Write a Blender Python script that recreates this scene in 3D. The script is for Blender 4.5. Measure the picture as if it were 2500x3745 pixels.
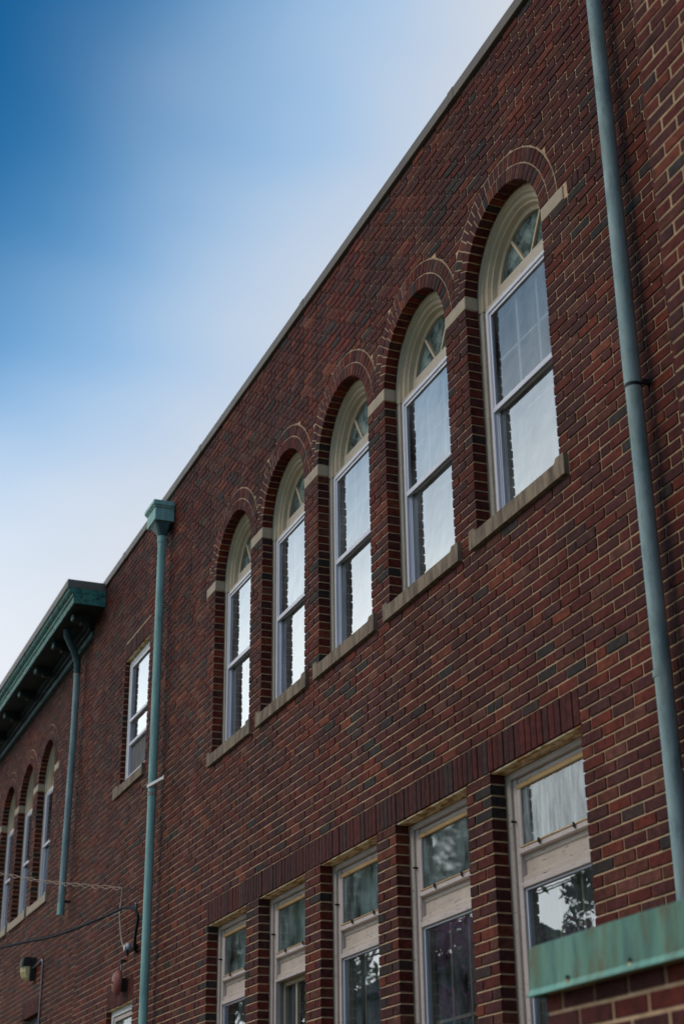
import bpy, bmesh, math, random
from mathutils import Vector, Matrix
for o in list(bpy.data.objects): bpy.data.objects.remove(o)
S = bpy.context.scene
COL = S.collection
rnd = random.Random(7)

# ------------------------------------------------------------------ camera
D = 4.2097
FPX, IW, IH = 5667.8, 2500.0, 3745.0
YAW, PITCH, ROLL = 1.1804, 0.4277, -0.0127
fwd = Vector((-math.sin(YAW)*math.cos(PITCH), math.cos(YAW)*math.cos(PITCH), math.sin(PITCH)))
r0 = Vector((math.cos(YAW), math.sin(YAW), 0)); u0 = r0.cross(fwd)
camr = math.cos(ROLL)*r0 + math.sin(ROLL)*u0
camu = -math.sin(ROLL)*r0 + math.cos(ROLL)*u0
cam = bpy.data.cameras.new('camera'); cam_ob = bpy.data.objects.new('camera', cam); COL.objects.link(cam_ob)
M = Matrix((camr, camu, -fwd)).transposed().to_4x4(); M.translation = Vector((0, -D, 0))
cam_ob.matrix_world = M
cam.sensor_fit = 'VERTICAL'; cam.sensor_height = 36; cam.sensor_width = 24
cam.lens = FPX/IH*36; cam.clip_start = .05; cam.clip_end = 3000
cam.dof.use_dof = True; cam.dof.focus_distance = 11.5; cam.dof.aperture_fstop = 2.4
S.camera = cam_ob

# ------------------------------------------------------------------ world and sun
SUN_DIR = Vector((-0.16, -0.72, 0.68)).normalized()
wd = bpy.data.worlds.new('World'); S.world = wd; wd.use_nodes = True
nt = wd.node_tree; nt.nodes.clear(); N = nt.nodes.new; LK = nt.links.new
def val(n, i, v): n.inputs[i].default_value = v
def mathn(tree, op, a, b=None, clamp=False):
    n = tree.nodes.new('ShaderNodeMath'); n.operation = op; n.use_clamp = clamp
    for i, v in enumerate((a, b)):
        if v is None: continue
        if isinstance(v, (int, float)): n.inputs[i].default_value = v
        else: tree.links.new(v, n.inputs[i])
    return n.outputs[0]
out = N('ShaderNodeOutputWorld'); bgn = N('ShaderNodeBackground'); LK(bgn.outputs[0], out.inputs[0])
bgn.inputs[1].default_value = 0.1
sky = N('ShaderNodeTexSky'); sky.sky_type = 'NISHITA'; sky.sun_disc = False
sky.sun_elevation = math.asin(SUN_DIR.z); sky.sun_rotation = math.atan2(SUN_DIR.x, SUN_DIR.y)
sky.air_density = 1.0; sky.dust_density = 0.6; sky.ozone_density = 3.0; sky.altitude = 100
hs = N('ShaderNodeHueSaturation'); val(hs, 'Saturation', 2.3); val(hs, 'Value', 0.60); val(hs, 'Hue', 0.478); LK(sky.outputs[0], hs.inputs['Color'])
tint = N('ShaderNodeMix'); tint.data_type = 'RGBA'; tint.blend_type = 'MULTIPLY'; tint.inputs[0].default_value = 1
LK(hs.outputs[0], tint.inputs[6]); tint.inputs[7].default_value = (.0, 1.12, 1.5, 1)
tc = N('ShaderNodeTexCoord')
def dotw(v):
    n = N('ShaderNodeVectorMath'); n.operation = 'DOT_PRODUCT'; n.inputs[1].default_value = tuple(Vector(v).normalized())
    LK(tc.outputs['Generated'], n.inputs[0]); return n.outputs['Value']
# thin high cloud veil with one clear blue patch, brighter towards the hidden sun
hole = dotw((-0.715, -0.085, 0.695))
noi = N('ShaderNodeTexNoise'); val(noi, 'Scale', 2.2); val(noi, 'Detail', 3.0); val(noi, 'Roughness', .5)
mp = N('ShaderNodeMapping'); val(mp, 'Scale', (1, 1, 2.2)); LK(tc.outputs['Generated'], mp.inputs[0]); LK(mp.outputs[0], noi.inputs[0])
nz = mathn(nt, 'MULTIPLY', mathn(nt, 'SUBTRACT', noi.outputs[0], .5), .085)
cov = N('ShaderNodeMapRange'); cov.interpolation_type = 'SMOOTHSTEP'
LK(mathn(nt, 'ADD', hole, nz), cov.inputs[0]); val(cov, 1, .975); val(cov, 2, .872); val(cov, 3, 0.0); val(cov, 4, 0.97)
glow = mathn(nt, 'POWER', mathn(nt, 'MAXIMUM', dotw((-.88, -.44, .27)), 0.0), 13.0)
# the veil thins out towards the east, away from the low bright side of the sky
east = N('ShaderNodeMapRange'); east.interpolation_type = 'SMOOTHSTEP'; LK(dotw((-.95, 0, .3)), east.inputs[0]); val(east, 1, -.2); val(east, 2, .55); val(east, 3, .30); val(east, 4, 1.0)
veil = N('ShaderNodeMix'); veil.data_type = 'RGBA'
veil.inputs[6].default_value = (6.9, 7.1, 7.6, 1); veil.inputs[7].default_value = (24.0, 26.0, 26.8, 1)
LK(glow, veil.inputs[0])
cov0 = N('ShaderNodeMapRange'); cov0.interpolation_type = 'SMOOTHSTEP'; LK(hole, cov0.inputs[0]); val(cov0, 1, 1.0); val(cov0, 2, .915); val(cov0, 3, 0.0); val(cov0, 4, 1.0)
azm = N('ShaderNodeMix'); azm.data_type = 'RGBA'; LK(mathn(nt, 'MULTIPLY', cov0.outputs[0], east.outputs[0]), azm.inputs[0]); LK(tint.outputs[2], azm.inputs[6]); azm.inputs[7].default_value = (1.25, 4.3, 8.1, 1)
mixs = N('ShaderNodeMix'); mixs.data_type = 'RGBA'; LK(mathn(nt, 'MULTIPLY', cov.outputs[0], east.outputs[0]), mixs.inputs[0]); LK(azm.outputs[2], mixs.inputs[6]); LK(veil.outputs[2], mixs.inputs[7])
LK(mixs.outputs[2], bgn.inputs[0])
sun = bpy.data.lights.new('sun', 'SUN'); sun.energy = 0.95; sun.angle = math.radians(16); sun.color = (1, .87, .72)
sun_ob = bpy.data.objects.new('sun', sun); COL.objects.link(sun_ob)
sun_ob.rotation_euler = (-SUN_DIR).to_track_quat('-Z', 'Y').to_euler(); sun_ob.location = (0, -10, 30)
S.view_settings.view_transform = 'Standard'; S.view_settings.look = 'None'; S.view_settings.gamma = 1
S.view_settings.use_curve_mapping = False; S.view_settings.exposure = 0.0
S.cycles.max_bounces = 8; S.cycles.transparent_max_bounces = 16; S.cycles.glossy_bounces = 5
S.cycles.caustics_reflective = False; S.cycles.caustics_refractive = False
GROUND = -1.6

# ------------------------------------------------------------------ materials
def new_mat(name):
    m = bpy.data.materials.new(name); m.use_nodes = True
    t = m.node_tree; b = t.nodes['Principled BSDF']; return m, t, b
def noise(t, scale, detail=3, vec=None, rough=.5):
    n = t.nodes.new('ShaderNodeTexNoise'); n.inputs['Scale'].default_value = scale
    n.inputs['Detail'].default_value = detail; n.inputs['Roughness'].default_value = rough
    if vec is not None: t.links.new(vec, n.inputs[0])
    return n.outputs[0]
def pos(t, scale=(1, 1, 1)):
    g = t.nodes.new('ShaderNodeNewGeometry')
    if scale == (1, 1, 1): return g.outputs['Position']
    m = t.nodes.new('ShaderNodeMapping'); m.inputs['Scale'].default_value = scale
    t.links.new(g.outputs['Position'], m.inputs[0]); return m.outputs[0]
def ramp(t, fac, stops, mode='LINEAR'):
    r = t.nodes.new('ShaderNodeValToRGB'); r.color_ramp.interpolation = mode
    e = r.color_ramp.elements
    while len(e) < len(stops): e.new(0.5)
    for el, (p, c) in zip(e, stops): el.position = p; el.color = (*c, 1)
    t.links.new(fac, r.inputs[0]); return r.outputs[0]
def mix(t, fac, a, b, blend='MIX'):
    n = t.nodes.new('ShaderNodeMix'); n.data_type = 'RGBA'; n.blend_type = blend
    for i, v in ((0, fac), (6, a), (7, b)):
        if isinstance(v, (int, float)): n.inputs[i].default_value = v
        elif isinstance(v, tuple): n.inputs[i].default_value = (*v, 1)
        else: t.links.new(v, n.inputs[i])
    return n.outputs[2]
def bump(t, b, h, strength, dist=.002):
    n = t.nodes.new('ShaderNodeBump'); n.inputs['Strength'].default_value = strength; n.inputs['Distance'].default_value = dist
    t.links.new(h, n.inputs['Height']); t.links.new(n.outputs[0], b.inputs['Normal'])
def mrange(t, v, a, b, c=0., d=1.):
    n = t.nodes.new('ShaderNodeMapRange'); t.links.new(v, n.inputs[0])
    for i, x in enumerate((a, b, c, d)): n.inputs[i+1].default_value = x
    return n.outputs[0]

def brick_material():
    m, t, b = new_mat('brick_clay')
    a = t.nodes.new('ShaderNodeAttribute'); a.attribute_name = 'tone'
    K = .90
    st = [(0, (.046, .048, .052)), (.028, (.062, .050, .052)), (.05, (.082, .038, .040)), (.17, (.082, .028, .029)),
          (.27, (.100, .034, .034)), (.38, (.112, .029, .024)), (.50, (.128, .033, .026)), (.60, (.098, .036, .040)),
          (.70, (.150, .040, .027)), (.79, (.122, .050, .036)), (.86, (.165, .045, .030)), (.91, (.150, .072, .060)), (.96, (.20, .068, .042))]
    c = ramp(t, a.outputs['Fac'], [(p, (K*q[0], K*.68*q[1], K*.54*q[2])) for p, q in st], 'CONSTANT')
    mott = mrange(t, noise(t, 22, 4, pos(t)), .3, .7, .62, 1.4)
    spk = mrange(t, noise(t, 260, 2, pos(t, (1, 1, .45))), .35, .65, .70, 1.32)
    c = mix(t, 1.0, c, mathv(t, mott, spk), 'MULTIPLY')
    # soot and damp, large soft patches
    big = mrange(t, noise(t, .55, 4, pos(t, (1, 1, .5))), .35, .7, .74, 1.2)
    c = mix(t, 1.0, c, big, 'MULTIPLY')
    c = mix(t, 1.0, c, mrange(t, noise(t, 2.6, 5, pos(t, (1.6, 1.6, .16)), .6), .35, .65, .72, 1.12), 'MULTIPLY')      # old rain runs
    c = mix(t, mathn(t, 'MULTIPLY', mrange(t, noise(t, 1.7, 6, pos(t), .65), .60, .74), .22), c, (.22, .15, .12))      # faint salts
    t.links.new(c, b.inputs['Base Color']); b.inputs['Roughness'].default_value = .8
    b.inputs['Specular IOR Level'].default_value = .15
    bump(t, b, noise(t, 300, 3, pos(t, (1, 1, .35))), .9, .0025)
    return m
def mathv(t, a, b):
    return mathn(t, 'MULTIPLY', a, b)
def flat_material(name, c1, c2, scale=8, rough=.8, bs=0, spec=.3, metal=0, stretch=(1, 1, 1), lo=.35, hi=.65):
    m, t, b = new_mat(name)
    f = noise(t, scale, 5, pos(t, stretch), .6)
    t.links.new(mix(t, mrange(t, f, lo, hi), c1, c2), b.inputs['Base Color'])
    b.inputs['Roughness'].default_value = rough; b.inputs['Specular IOR Level'].default_value = spec; b.inputs['Metallic'].default_value = metal
    if bs: bump(t, b, noise(t, scale*8, 3, pos(t)), bs)
    return m
MAT = {}
MAT['brick'] = brick_material()
MAT['mortar'] = flat_material('mortar', (.46, .29, .165), (.64, .43, .26), 14, .95, .4)
MAT['ring_mortar'] = flat_material('ring_mortar', (.24, .155, .10), (.50, .34, .215), 11, .95, .4)
MAT['stone'] = flat_material('limestone', (.12, .085, .058), (.31, .23, .155), 7, .9, .5, stretch=(3, 3, .7))
MAT['impost'] = flat_material('pale_limestone', (.40, .31, .225), (.48, .38, .275), 9, .9, .4)
MAT['coping'] = flat_material('taupe_metal', (.135, .105, .080), (.175, .14, .11), 3, .6)
MAT['dark'] = flat_material('near_black', (.010, .009, .009), (.02, .018, .016), 3, .9)
MAT['room'] = flat_material('interior_plaster', (.10, .095, .09), (.14, .13, .12), 2, .9)
MAT['alu'] = flat_material('painted_aluminium', (.68, .65, .70), (.78, .75, .79), 4, .45, spec=.4, stretch=(1, 1, .2))
MAT['lens'] = flat_material('yellowed_lens', (.80, .62, .24), (.95, .80, .42), 18, .35, spec=.6)
MAT['lamp'] = flat_material('dark_lamp_metal', (.025, .022, .02), (.05, .045, .04), 20, .6)
MAT['conduit'] = flat_material('grey_conduit', (.16, .16, .17), (.26, .26, .27), 12, .45, metal=.5)
MAT['cable'] = flat_material('black_rubber', (.008, .009, .012), (.018, .018, .022), 15, .7, spec=.2)
MAT['wire'] = flat_material('tan_wire', (.32, .23, .16), (.50, .38, .28), 30, .7)
MAT['porcelain'] = flat_material('grey_porcelain', (.30, .29, .30), (.42, .41, .42), 25, .3, spec=.6)
MAT['bellred'] = flat_material('faded_red_enamel', (.20, .040, .028), (.30, .085, .060), 14, .55, spec=.4)
MAT['rust'] = flat_material('rusty_paint', (.42, .21, .07), (.85, .66, .40), 11, .9, .6, stretch=(1, 2.5, 1), lo=.42, hi=.55)
MAT['grass'] = flat_material('lawn', (.035, .06, .018), (.07, .10, .03), 1.2, .95)
MAT['walk'] = flat_material('concrete', (.21, .18, .14), (.28, .24, .19), 1.5, .9)
MAT['asphalt'] = flat_material('asphalt', (.045, .045, .047), (.065, .064, .064), 3, .9)
MAT['bark'] = flat_material('bark', (.07, .05, .035), (.13, .10, .07), 10, .95, stretch=(1, 1, .3))
MAT['leaf'] = flat_material('leaf', (.10, .16, .06), (.22, .28, .11), 3, .7)
MAT['leaf2'] = flat_material('leaf_olive', (.16, .18, .06), (.30, .28, .11), 3, .7)
MAT['blossom'] = flat_material('purple_blossom', (.42, .12, .34), (.62, .26, .52), 4, .8)
for k_ in ('leaf', 'leaf2', 'blossom'):                      # thin leaves let light through
    t_ = MAT[k_].node_tree; b_ = t_.nodes['Principled BSDF']; src = b_.inputs['Base Color'].links[0].from_socket
    tl = t_.nodes.new('ShaderNodeBsdfTranslucent'); t_.links.new(src, tl.inputs[0]); mx = t_.nodes.new('ShaderNodeMixShader'); mx.inputs[0].default_value = .45
    t_.links.new(b_.outputs[0], mx.inputs[1]); t_.links.new(tl.outputs[0], mx.inputs[2]); t_.links.new(mx.outputs[0], t_.nodes['Material Output'].inputs[0])
MAT['siding'] = flat_material('pale_siding', (.32, .33, .35), (.40, .41, .43), 2, .7)
MAT['roofing'] = flat_material('shingle_grey', (.06, .06, .065), (.10, .10, .105), 6, .9)
MAT['tar'] = flat_material('tar', (.012, .012, .013), (.03, .03, .03), 30, .6)
MAT['strap'] = flat_material('rusty_galvanised', (.22, .12, .07), (.50, .49, .48), 26, .6, metal=.2)
MAT['pale_strap'] = flat_material('whitened_strap', (.62, .58, .54), (.75, .72, .68), 20, .6)
MAT['blind'] = flat_material('pale_green_blind', (.60, .76, .73), (.72, .84, .80), 3, .8)
MAT['screen'] = flat_material('dusty_screen', (.10, .095, .09), (.17, .165, .16), 9, .85, stretch=(2, 2, .3))
MAT['pane_brightener'] = flat_material('grey_pane_backing', (.32, .33, .34), (.42, .43, .44), 6, .9, stretch=(6, 6, .3))
def copper(name, base, pale, dark, stain, rough=.65, streak=.12, amt=.5):
    m, t, b = new_mat(name)
    v = pos(t, (1, 1, streak))
    c = mix(t, mrange(t, noise(t, 9, 5, v, .6), .35, .65), base, pale)
    c = mix(t, mathn(t, 'MULTIPLY', mrange(t, noise(t, 14, 5, v, .7), .48, .64), amt), c, dark)
    v2 = pos(t, (1.2, 1.2, .35))
    c = mix(t, mathn(t, 'MULTIPLY', mrange(t, noise(t, 7, 6, v2, .7), .51, .66), amt), c, stain)
    t.links.new(c, b.inputs['Base Color']); b.inputs['Roughness'].default_value = rough
    b.inputs['Specular IOR Level'].default_value = .35
    bump(t, b, noise(t, 40, 4, pos(t)), .3)
    return m
MAT['verdigris'] = copper('verdigris_flashing', (.085, .21, .145), (.14, .30, .215), (.04, .115, .105), (.13, .10, .03), amt=.85)
MAT['pipegreen'] = copper('verdigris_pipe', (.27, .49, .43), (.35, .57, .51), (.06, .14, .15), (.12, .20, .13), amt=.4)
MAT['pipeblue'] = copper('blue_grey_pipe', (.24, .35, .345), (.34, .44, .43), (.11, .19, .20), (.20, .25, .21), amt=.6, streak=.3)
MAT['cornice'] = copper('cornice_copper', (.045, .18, .14), (.08, .26, .205), (.012, .035, .030), (.03, .05, .035), amt=.9, streak=1.6)
MAT['soffit'] = copper('near_black_copper', (.010, .018, .018), (.018, .035, .033), (.006, .008, .008), (.03, .03, .02), amt=.8)  # near black copper for the soffit, brackets and bed mould
MAT['flange'] = copper('pale_flashing_lip', (.15, .36, .28), (.22, .46, .36), (.08, .2, .17), (.15, .14, .06), amt=.5)
MAT['hopperdark'] = copper('dark_copper', (.04, .08, .085), (.075, .15, .14), (.03, .05, .06), (.05, .07, .07), amt=.7)  # darker copper for the funnel, lowest bed mould and offset bend
def peeling(name, paint, wood, thr=.5, soft=.04, stretch=(6, 6, 1)):
    m, t, b = new_mat(name)
    f = noise(t, 9, 8, pos(t, stretch), .72)
    k = mrange(t, f, thr, thr+soft)
    p = mix(t, mrange(t, noise(t, 5, 4, pos(t)), .3, .7), paint, tuple(x*.84 for x in paint))
    w_ = mix(t, mrange(t, noise(t, 60, 3, pos(t, (1, 1, .1))), .3, .7), wood, tuple(x*.45 for x in wood))
    t.links.new(mix(t, k, p, w_), b.inputs['Base Color']); b.inputs['Roughness'].default_value = .75
    inv = mathn(t, 'SUBTRACT', 1.0, k); bump(t, b, inv, .8, .003)
    return m
MAT['cream'] = peeling('cream_paint', (.60, .47, .31), (.20, .14, .10), .60, .04, (14, 14, 8))
MAT['creampeel'] = peeling('cream_paint_peeling', (.58, .49, .38), (.30, .21, .165), .59, .04, (16, 16, 5))
MAT['sash'] = peeling('chalky_sash_paint', (.84, .82, .77), (.45, .38, .33), .62, .04, (10, 10, 5))
MAT['whitepaint'] = peeling('chalky_paint', (.64, .53, .47), (.20, .13, .10), .615, .03, (3, 14, 16))
MAT['whitepeel'] = peeling('chalky_paint_peeling', (.60, .49, .40), (.18, .125, .085), .60, .05, (1.6, 8, 12))
MAT['ochre'] = peeling('ochre_stained_paint', (.66, .40, .17), (.32, .19, .10), .58, .1, (1, 6, 6))
def glass(name, dirt_lift=(.5, .55, .55), dirt_lift_amt=.10, rough=.0, wave=.15, extra=0.0, scale=5, stretch=(1, 1, .25)):
    m, t, b = new_mat(name); t.nodes.remove(b)
    o = t.nodes['Material Output']
    fr = t.nodes.new('ShaderNodeFresnel'); fr.inputs[0].default_value = 1.52
    # pane = two surfaces: 2R/(1+R)
    f2 = mathn(t, 'DIVIDE', mathn(t, 'MULTIPLY', fr.outputs[0], 2.0), mathn(t, 'ADD', fr.outputs[0], 1.0))
    f2 = mathn(t, 'ADD', f2, extra, True)
    gl = t.nodes.new('ShaderNodeBsdfGlossy'); gl.inputs['Roughness'].default_value = rough
    bm = t.nodes.new('ShaderNodeBump'); bm.inputs['Strength'].default_value = wave; bm.inputs['Distance'].default_value = .002
    t.links.new(noise(t, 7, 1, pos(t)), bm.inputs['Height']); t.links.new(bm.outputs[0], gl.inputs['Normal'])
    tr = t.nodes.new('ShaderNodeBsdfTransparent'); tr.inputs[0].default_value = (.92, .96, .95, 1)
    df = t.nodes.new('ShaderNodeBsdfDiffuse'); df.inputs[0].default_value = (*dirt_lift, 1)
    m1 = t.nodes.new('ShaderNodeMixShader'); m2 = t.nodes.new('ShaderNodeMixShader')
    dn = mrange(t, noise(t, scale, 6, pos(t, stretch), .65), .35, .70, 0, dirt_lift_amt*2)
    t.links.new(dn, m1.inputs[0]); t.links.new(tr.outputs[0], m1.inputs[1]); t.links.new(df.outputs[0], m1.inputs[2])
    t.links.new(f2, m2.inputs[0]); t.links.new(m1.outputs[0], m2.inputs[1]); t.links.new(gl.outputs[0], m2.inputs[2])
    t.links.new(m2.outputs[0], o.inputs[0])
    return m
MAT['glass'] = glass('window_glass', (.42, .50, .50), dirt_lift_amt=.09, extra=.07, wave=.03, scale=4, stretch=(1, 1, .8))  # dirt film whose pale colour also stands in for brighter reflections
MAT['glassup'] = glass('bright_storm_glass', (.55, .60, .62), dirt_lift_amt=.15, extra=.15, wave=.4, scale=3.5, stretch=(1, 1, .5))
MAT['glasshazy'] = glass('hazy_transom_glass', (.42, .54, .53), dirt_lift_amt=.26, rough=.035, extra=.02, wave=.05, scale=6, stretch=(1, 1, .6))
MAT['glassclear'] = glass('clear_storm_glass', (.55, .60, .62), dirt_lift_amt=.10, extra=.0, wave=.3, scale=3.5, stretch=(1, 1, .5))
MAT['glassdirty'] = glass('streaked_glass', (.50, .56, .56), .40, .06, .1, -.06, 26, (1, 1, .12))
MAT['glassarch'] = glass('dusty_arch_glass', (.25, .32, .30), .6, .05, .2, -.30, 8, (1, 1, 1))
MAT['glassteal'] = glass('teal_arch_glass', (.06, .30, .26), .65, .05, .2, -.30, 8, (1, 1, 1))

# ------------------------------------------------------------------ object helpers
WL = {}
def empty(name, loc, label=None, cat=None, group=None, kind=None, parent=None):
    o = bpy.data.objects.new(name, None); COL.objects.link(o); o.empty_display_size = .2
    loc = Vector(loc)
    if parent: o.parent = parent; o.location = loc - WL[parent.name]
    else: o.location = loc
    WL[o.name] = loc
    tag(o, label, cat, group, kind); return o
def tag(o, label=None, cat=None, group=None, kind=None):
    if label: o['label'] = label
    if cat: o['category'] = cat
    if group: o['group'] = group
    if kind: o['kind'] = kind
    return o
def link_mesh(name, me, loc, parent=None):
    o = bpy.data.objects.new(name, me); COL.objects.link(o); loc = Vector(loc)
    if parent: o.parent = parent; o.location = loc - WL[parent.name]
    else: o.location = loc
    WL[o.name] = loc; return o
class MB:
    def __init__(s): s.v = []; s.f = []; s.m = []; s.t = []; s.mats = []; s.smooth = []
    def mi(s, m):
        m = MAT[m] if isinstance(m, str) else m
        if m not in s.mats: s.mats.append(m)
        return s.mats.index(m)
    def add(s, vs, fs, m, tone=.5, smooth=False):
        k = len(s.v); s.v += [tuple(v) for v in vs]; i = s.mi(m)
        for f in fs: s.f.append(tuple(k+a for a in f)); s.m.append(i); s.t.append(tone); s.smooth.append(smooth)
    def box(s, x0, x1, y0, y1, z0, z1, m, tone=.5):
        vs = [(x, y, z) for x in (x0, x1) for y in (y0, y1) for z in (z0, z1)]
        s.add(vs, [(0, 1, 3, 2), (4, 6, 7, 5), (0, 4, 5, 1), (2, 3, 7, 6), (0, 2, 6, 4), (1, 5, 7, 3)], m, tone)
    def bevbox(s, x0, x1, y0, y1, z0, z1, m, b=.004, tone=.5):
        # box with chamfered edges round its front (-y) face
        F = [(x0+b, y0, z0+b), (x1-b, y0, z0+b), (x1-b, y0, z1-b), (x0+b, y0, z1-b)]
        R = [(x0, y0+b, z0), (x1, y0+b, z0), (x1, y0+b, z1), (x0, y0+b, z1)]
        Bk = [(x0, y1, z0), (x1, y1, z0), (x1, y1, z1), (x0, y1, z1)]
        fs = [(0, 1, 2, 3)] + [(i, 4+i, 4+(i+1) % 4, (i+1) % 4) for i in range(4)] + [(4+i, 8+i, 8+(i+1) % 4, 4+(i+1) % 4) for i in range(4)] + [(8, 11, 10, 9)]
        s.add(F+R+Bk, fs, m, tone)
    def tube(s, pts, r, m, n=10, closed_ends=True, smooth=True):
        pts = [Vector(p) for p in pts]; rr = r if isinstance(r, (list, tuple)) else [r]*len(pts)
        vs = []; prev = None
        for i, p in enumerate(pts):
            d = (pts[min(i+1, len(pts)-1)]-pts[max(i-1, 0)]).normalized()
            a = Vector((0, 0, 1)) if abs(d.z) < .9 else Vector((1, 0, 0))
            if prev is not None: a = prev
            e1 = (a - d*a.dot(d)).normalized(); prev = e1; e2 = d.cross(e1)
            for k in range(n):
                th = 2*math.pi*k/n; vs.append(p + (e1*math.cos(th)+e2*math.sin(th))*rr[i])
        fs = []
        for i in range(len(pts)-1):
            for k in range(n): a = i*n+k; b_ = i*n+(k+1) % n; fs.append((a, b_, b_+n, a+n))
        s.add(vs, fs, m, .5, smooth)
        if closed_ends: s.add(vs[:n], [tuple(range(n))[::-1]], m); s.add(vs[-n:], [tuple(range(n))], m)
    def build(s, name, parent=None, origin=None, key=None, kind=None, label=None):
        if origin is None: origin = WL[parent.name] if parent else Vector((0, 0, 0))
        origin = Vector(origin)
        me = s.mesh(name, origin)
        o = link_mesh(name, me, origin, parent)
        if kind: o['kind'] = kind
        if label: o['label'] = label
        return o
    def mesh(s, name, origin=Vector((0, 0, 0))):
        me = bpy.data.meshes.new(name)
        me.from_pydata([tuple(Vector(v)-origin) for v in s.v], [], s.f)
        for m in s.mats: me.materials.append(m)
        me.polygons.foreach_set('material_index', s.m)
        me.polygons.foreach_set('use_smooth', s.smooth)
        a = me.attributes.new('tone', 'FLOAT', 'FACE'); a.data.foreach_set('value', s.t)
        me.update(); return me

# ------------------------------------------------------------------ brickwork
CC = 0.2032/3; P = 1.3768; HM = P/13; J = .0132; W10 = HM*10; RV = .102
def inset(poly, d):
    n = len(poly); o = []
    for i in range(n):
        a = Vector(poly[i-1]); b = Vector(poly[i]); c = Vector(poly[(i+1) % n])
        e1 = (b-a).normalized(); e2 = (c-b).normalized()
        n1 = Vector((-e1.y, e1.x)); n2 = Vector((-e2.y, e2.x))
        k = n1+n2; den = max(.35, 1+n1.dot(n2)); o.append(tuple(b + k*(d/den)))
    return o
def area(p): return .5*sum(p[i-1][0]*p[i][1]-p[i][0]*p[i-1][1] for i in range(len(p)))
def clip(poly, nx, nz, c):
    # keep nx*x+nz*z >= c
    o = []
    for i in range(len(poly)):
        a, b = poly[i-1], poly[i]; da = nx*a[0]+nz*a[1]-c; db = nx*b[0]+nz*b[1]-c
        if (da >= 0) != (db >= 0):
            t = da/(da-db); o.append((a[0]+(b[0]-a[0])*t, a[1]+(b[1]-a[1])*t))
        if db >= 0: o.append(b)
    # drop near duplicates
    q = []
    for p in o:
        if not q or math.dist(p, q[-1]) > .002: q.append(p)
    if len(q) > 1 and math.dist(q[0], q[-1]) < .002: q.pop()
    return q
def prism(mb, poly, y, depth, tone, m='brick', ch=.0018):
    n = len(poly); ins = inset(poly, ch)
    F = [(x, y, z) for x, z in ins]; R = [(x, y+ch, z) for x, z in poly]; B = [(x, y+depth, z) for x, z in poly]
    fs = [tuple(range(n))] + [(i, n+i, n+(i+1) % n, (i+1) % n) for i in range(n)] + [(n+i, 2*n+i, 2*n+(i+1) % n, n+(i+1) % n) for i in range(n)]
    mb.add(F+R+B, fs, m, tone)
def project(x, y, z):
    d = Vector((x, y+D, z)); w = d.dot(fwd)
    if w < .1: return None
    return IW/2+FPX*d.dot(camr)/w, IH/2-FPX*d.dot(camu)/w
def seen_area(poly, y):
    q = [project(x, y, z) for x, z in poly]
    if any(p is None for p in q): return 0
    cx = sum(p[0] for p in q)/len(q); cy = sum(p[1] for p in q)/len(q)
    if not (-20 < cx < IW+20 and -20 < cy < IH+20): return 0
    return abs(area(q))
def tone(): return rnd.random()
class Arch:
    def __init__(s, xl, z0, zc, soff=0):
        s.xl = xl; s.xr = xl+W10; s.z0 = z0; s.xc = xl+W10/2; s.zc = zc; s.r = W10/2; s.r1 = s.r+.1; s.r1b = s.r1+.0105; s.r2 = s.r1b+.093
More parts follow.
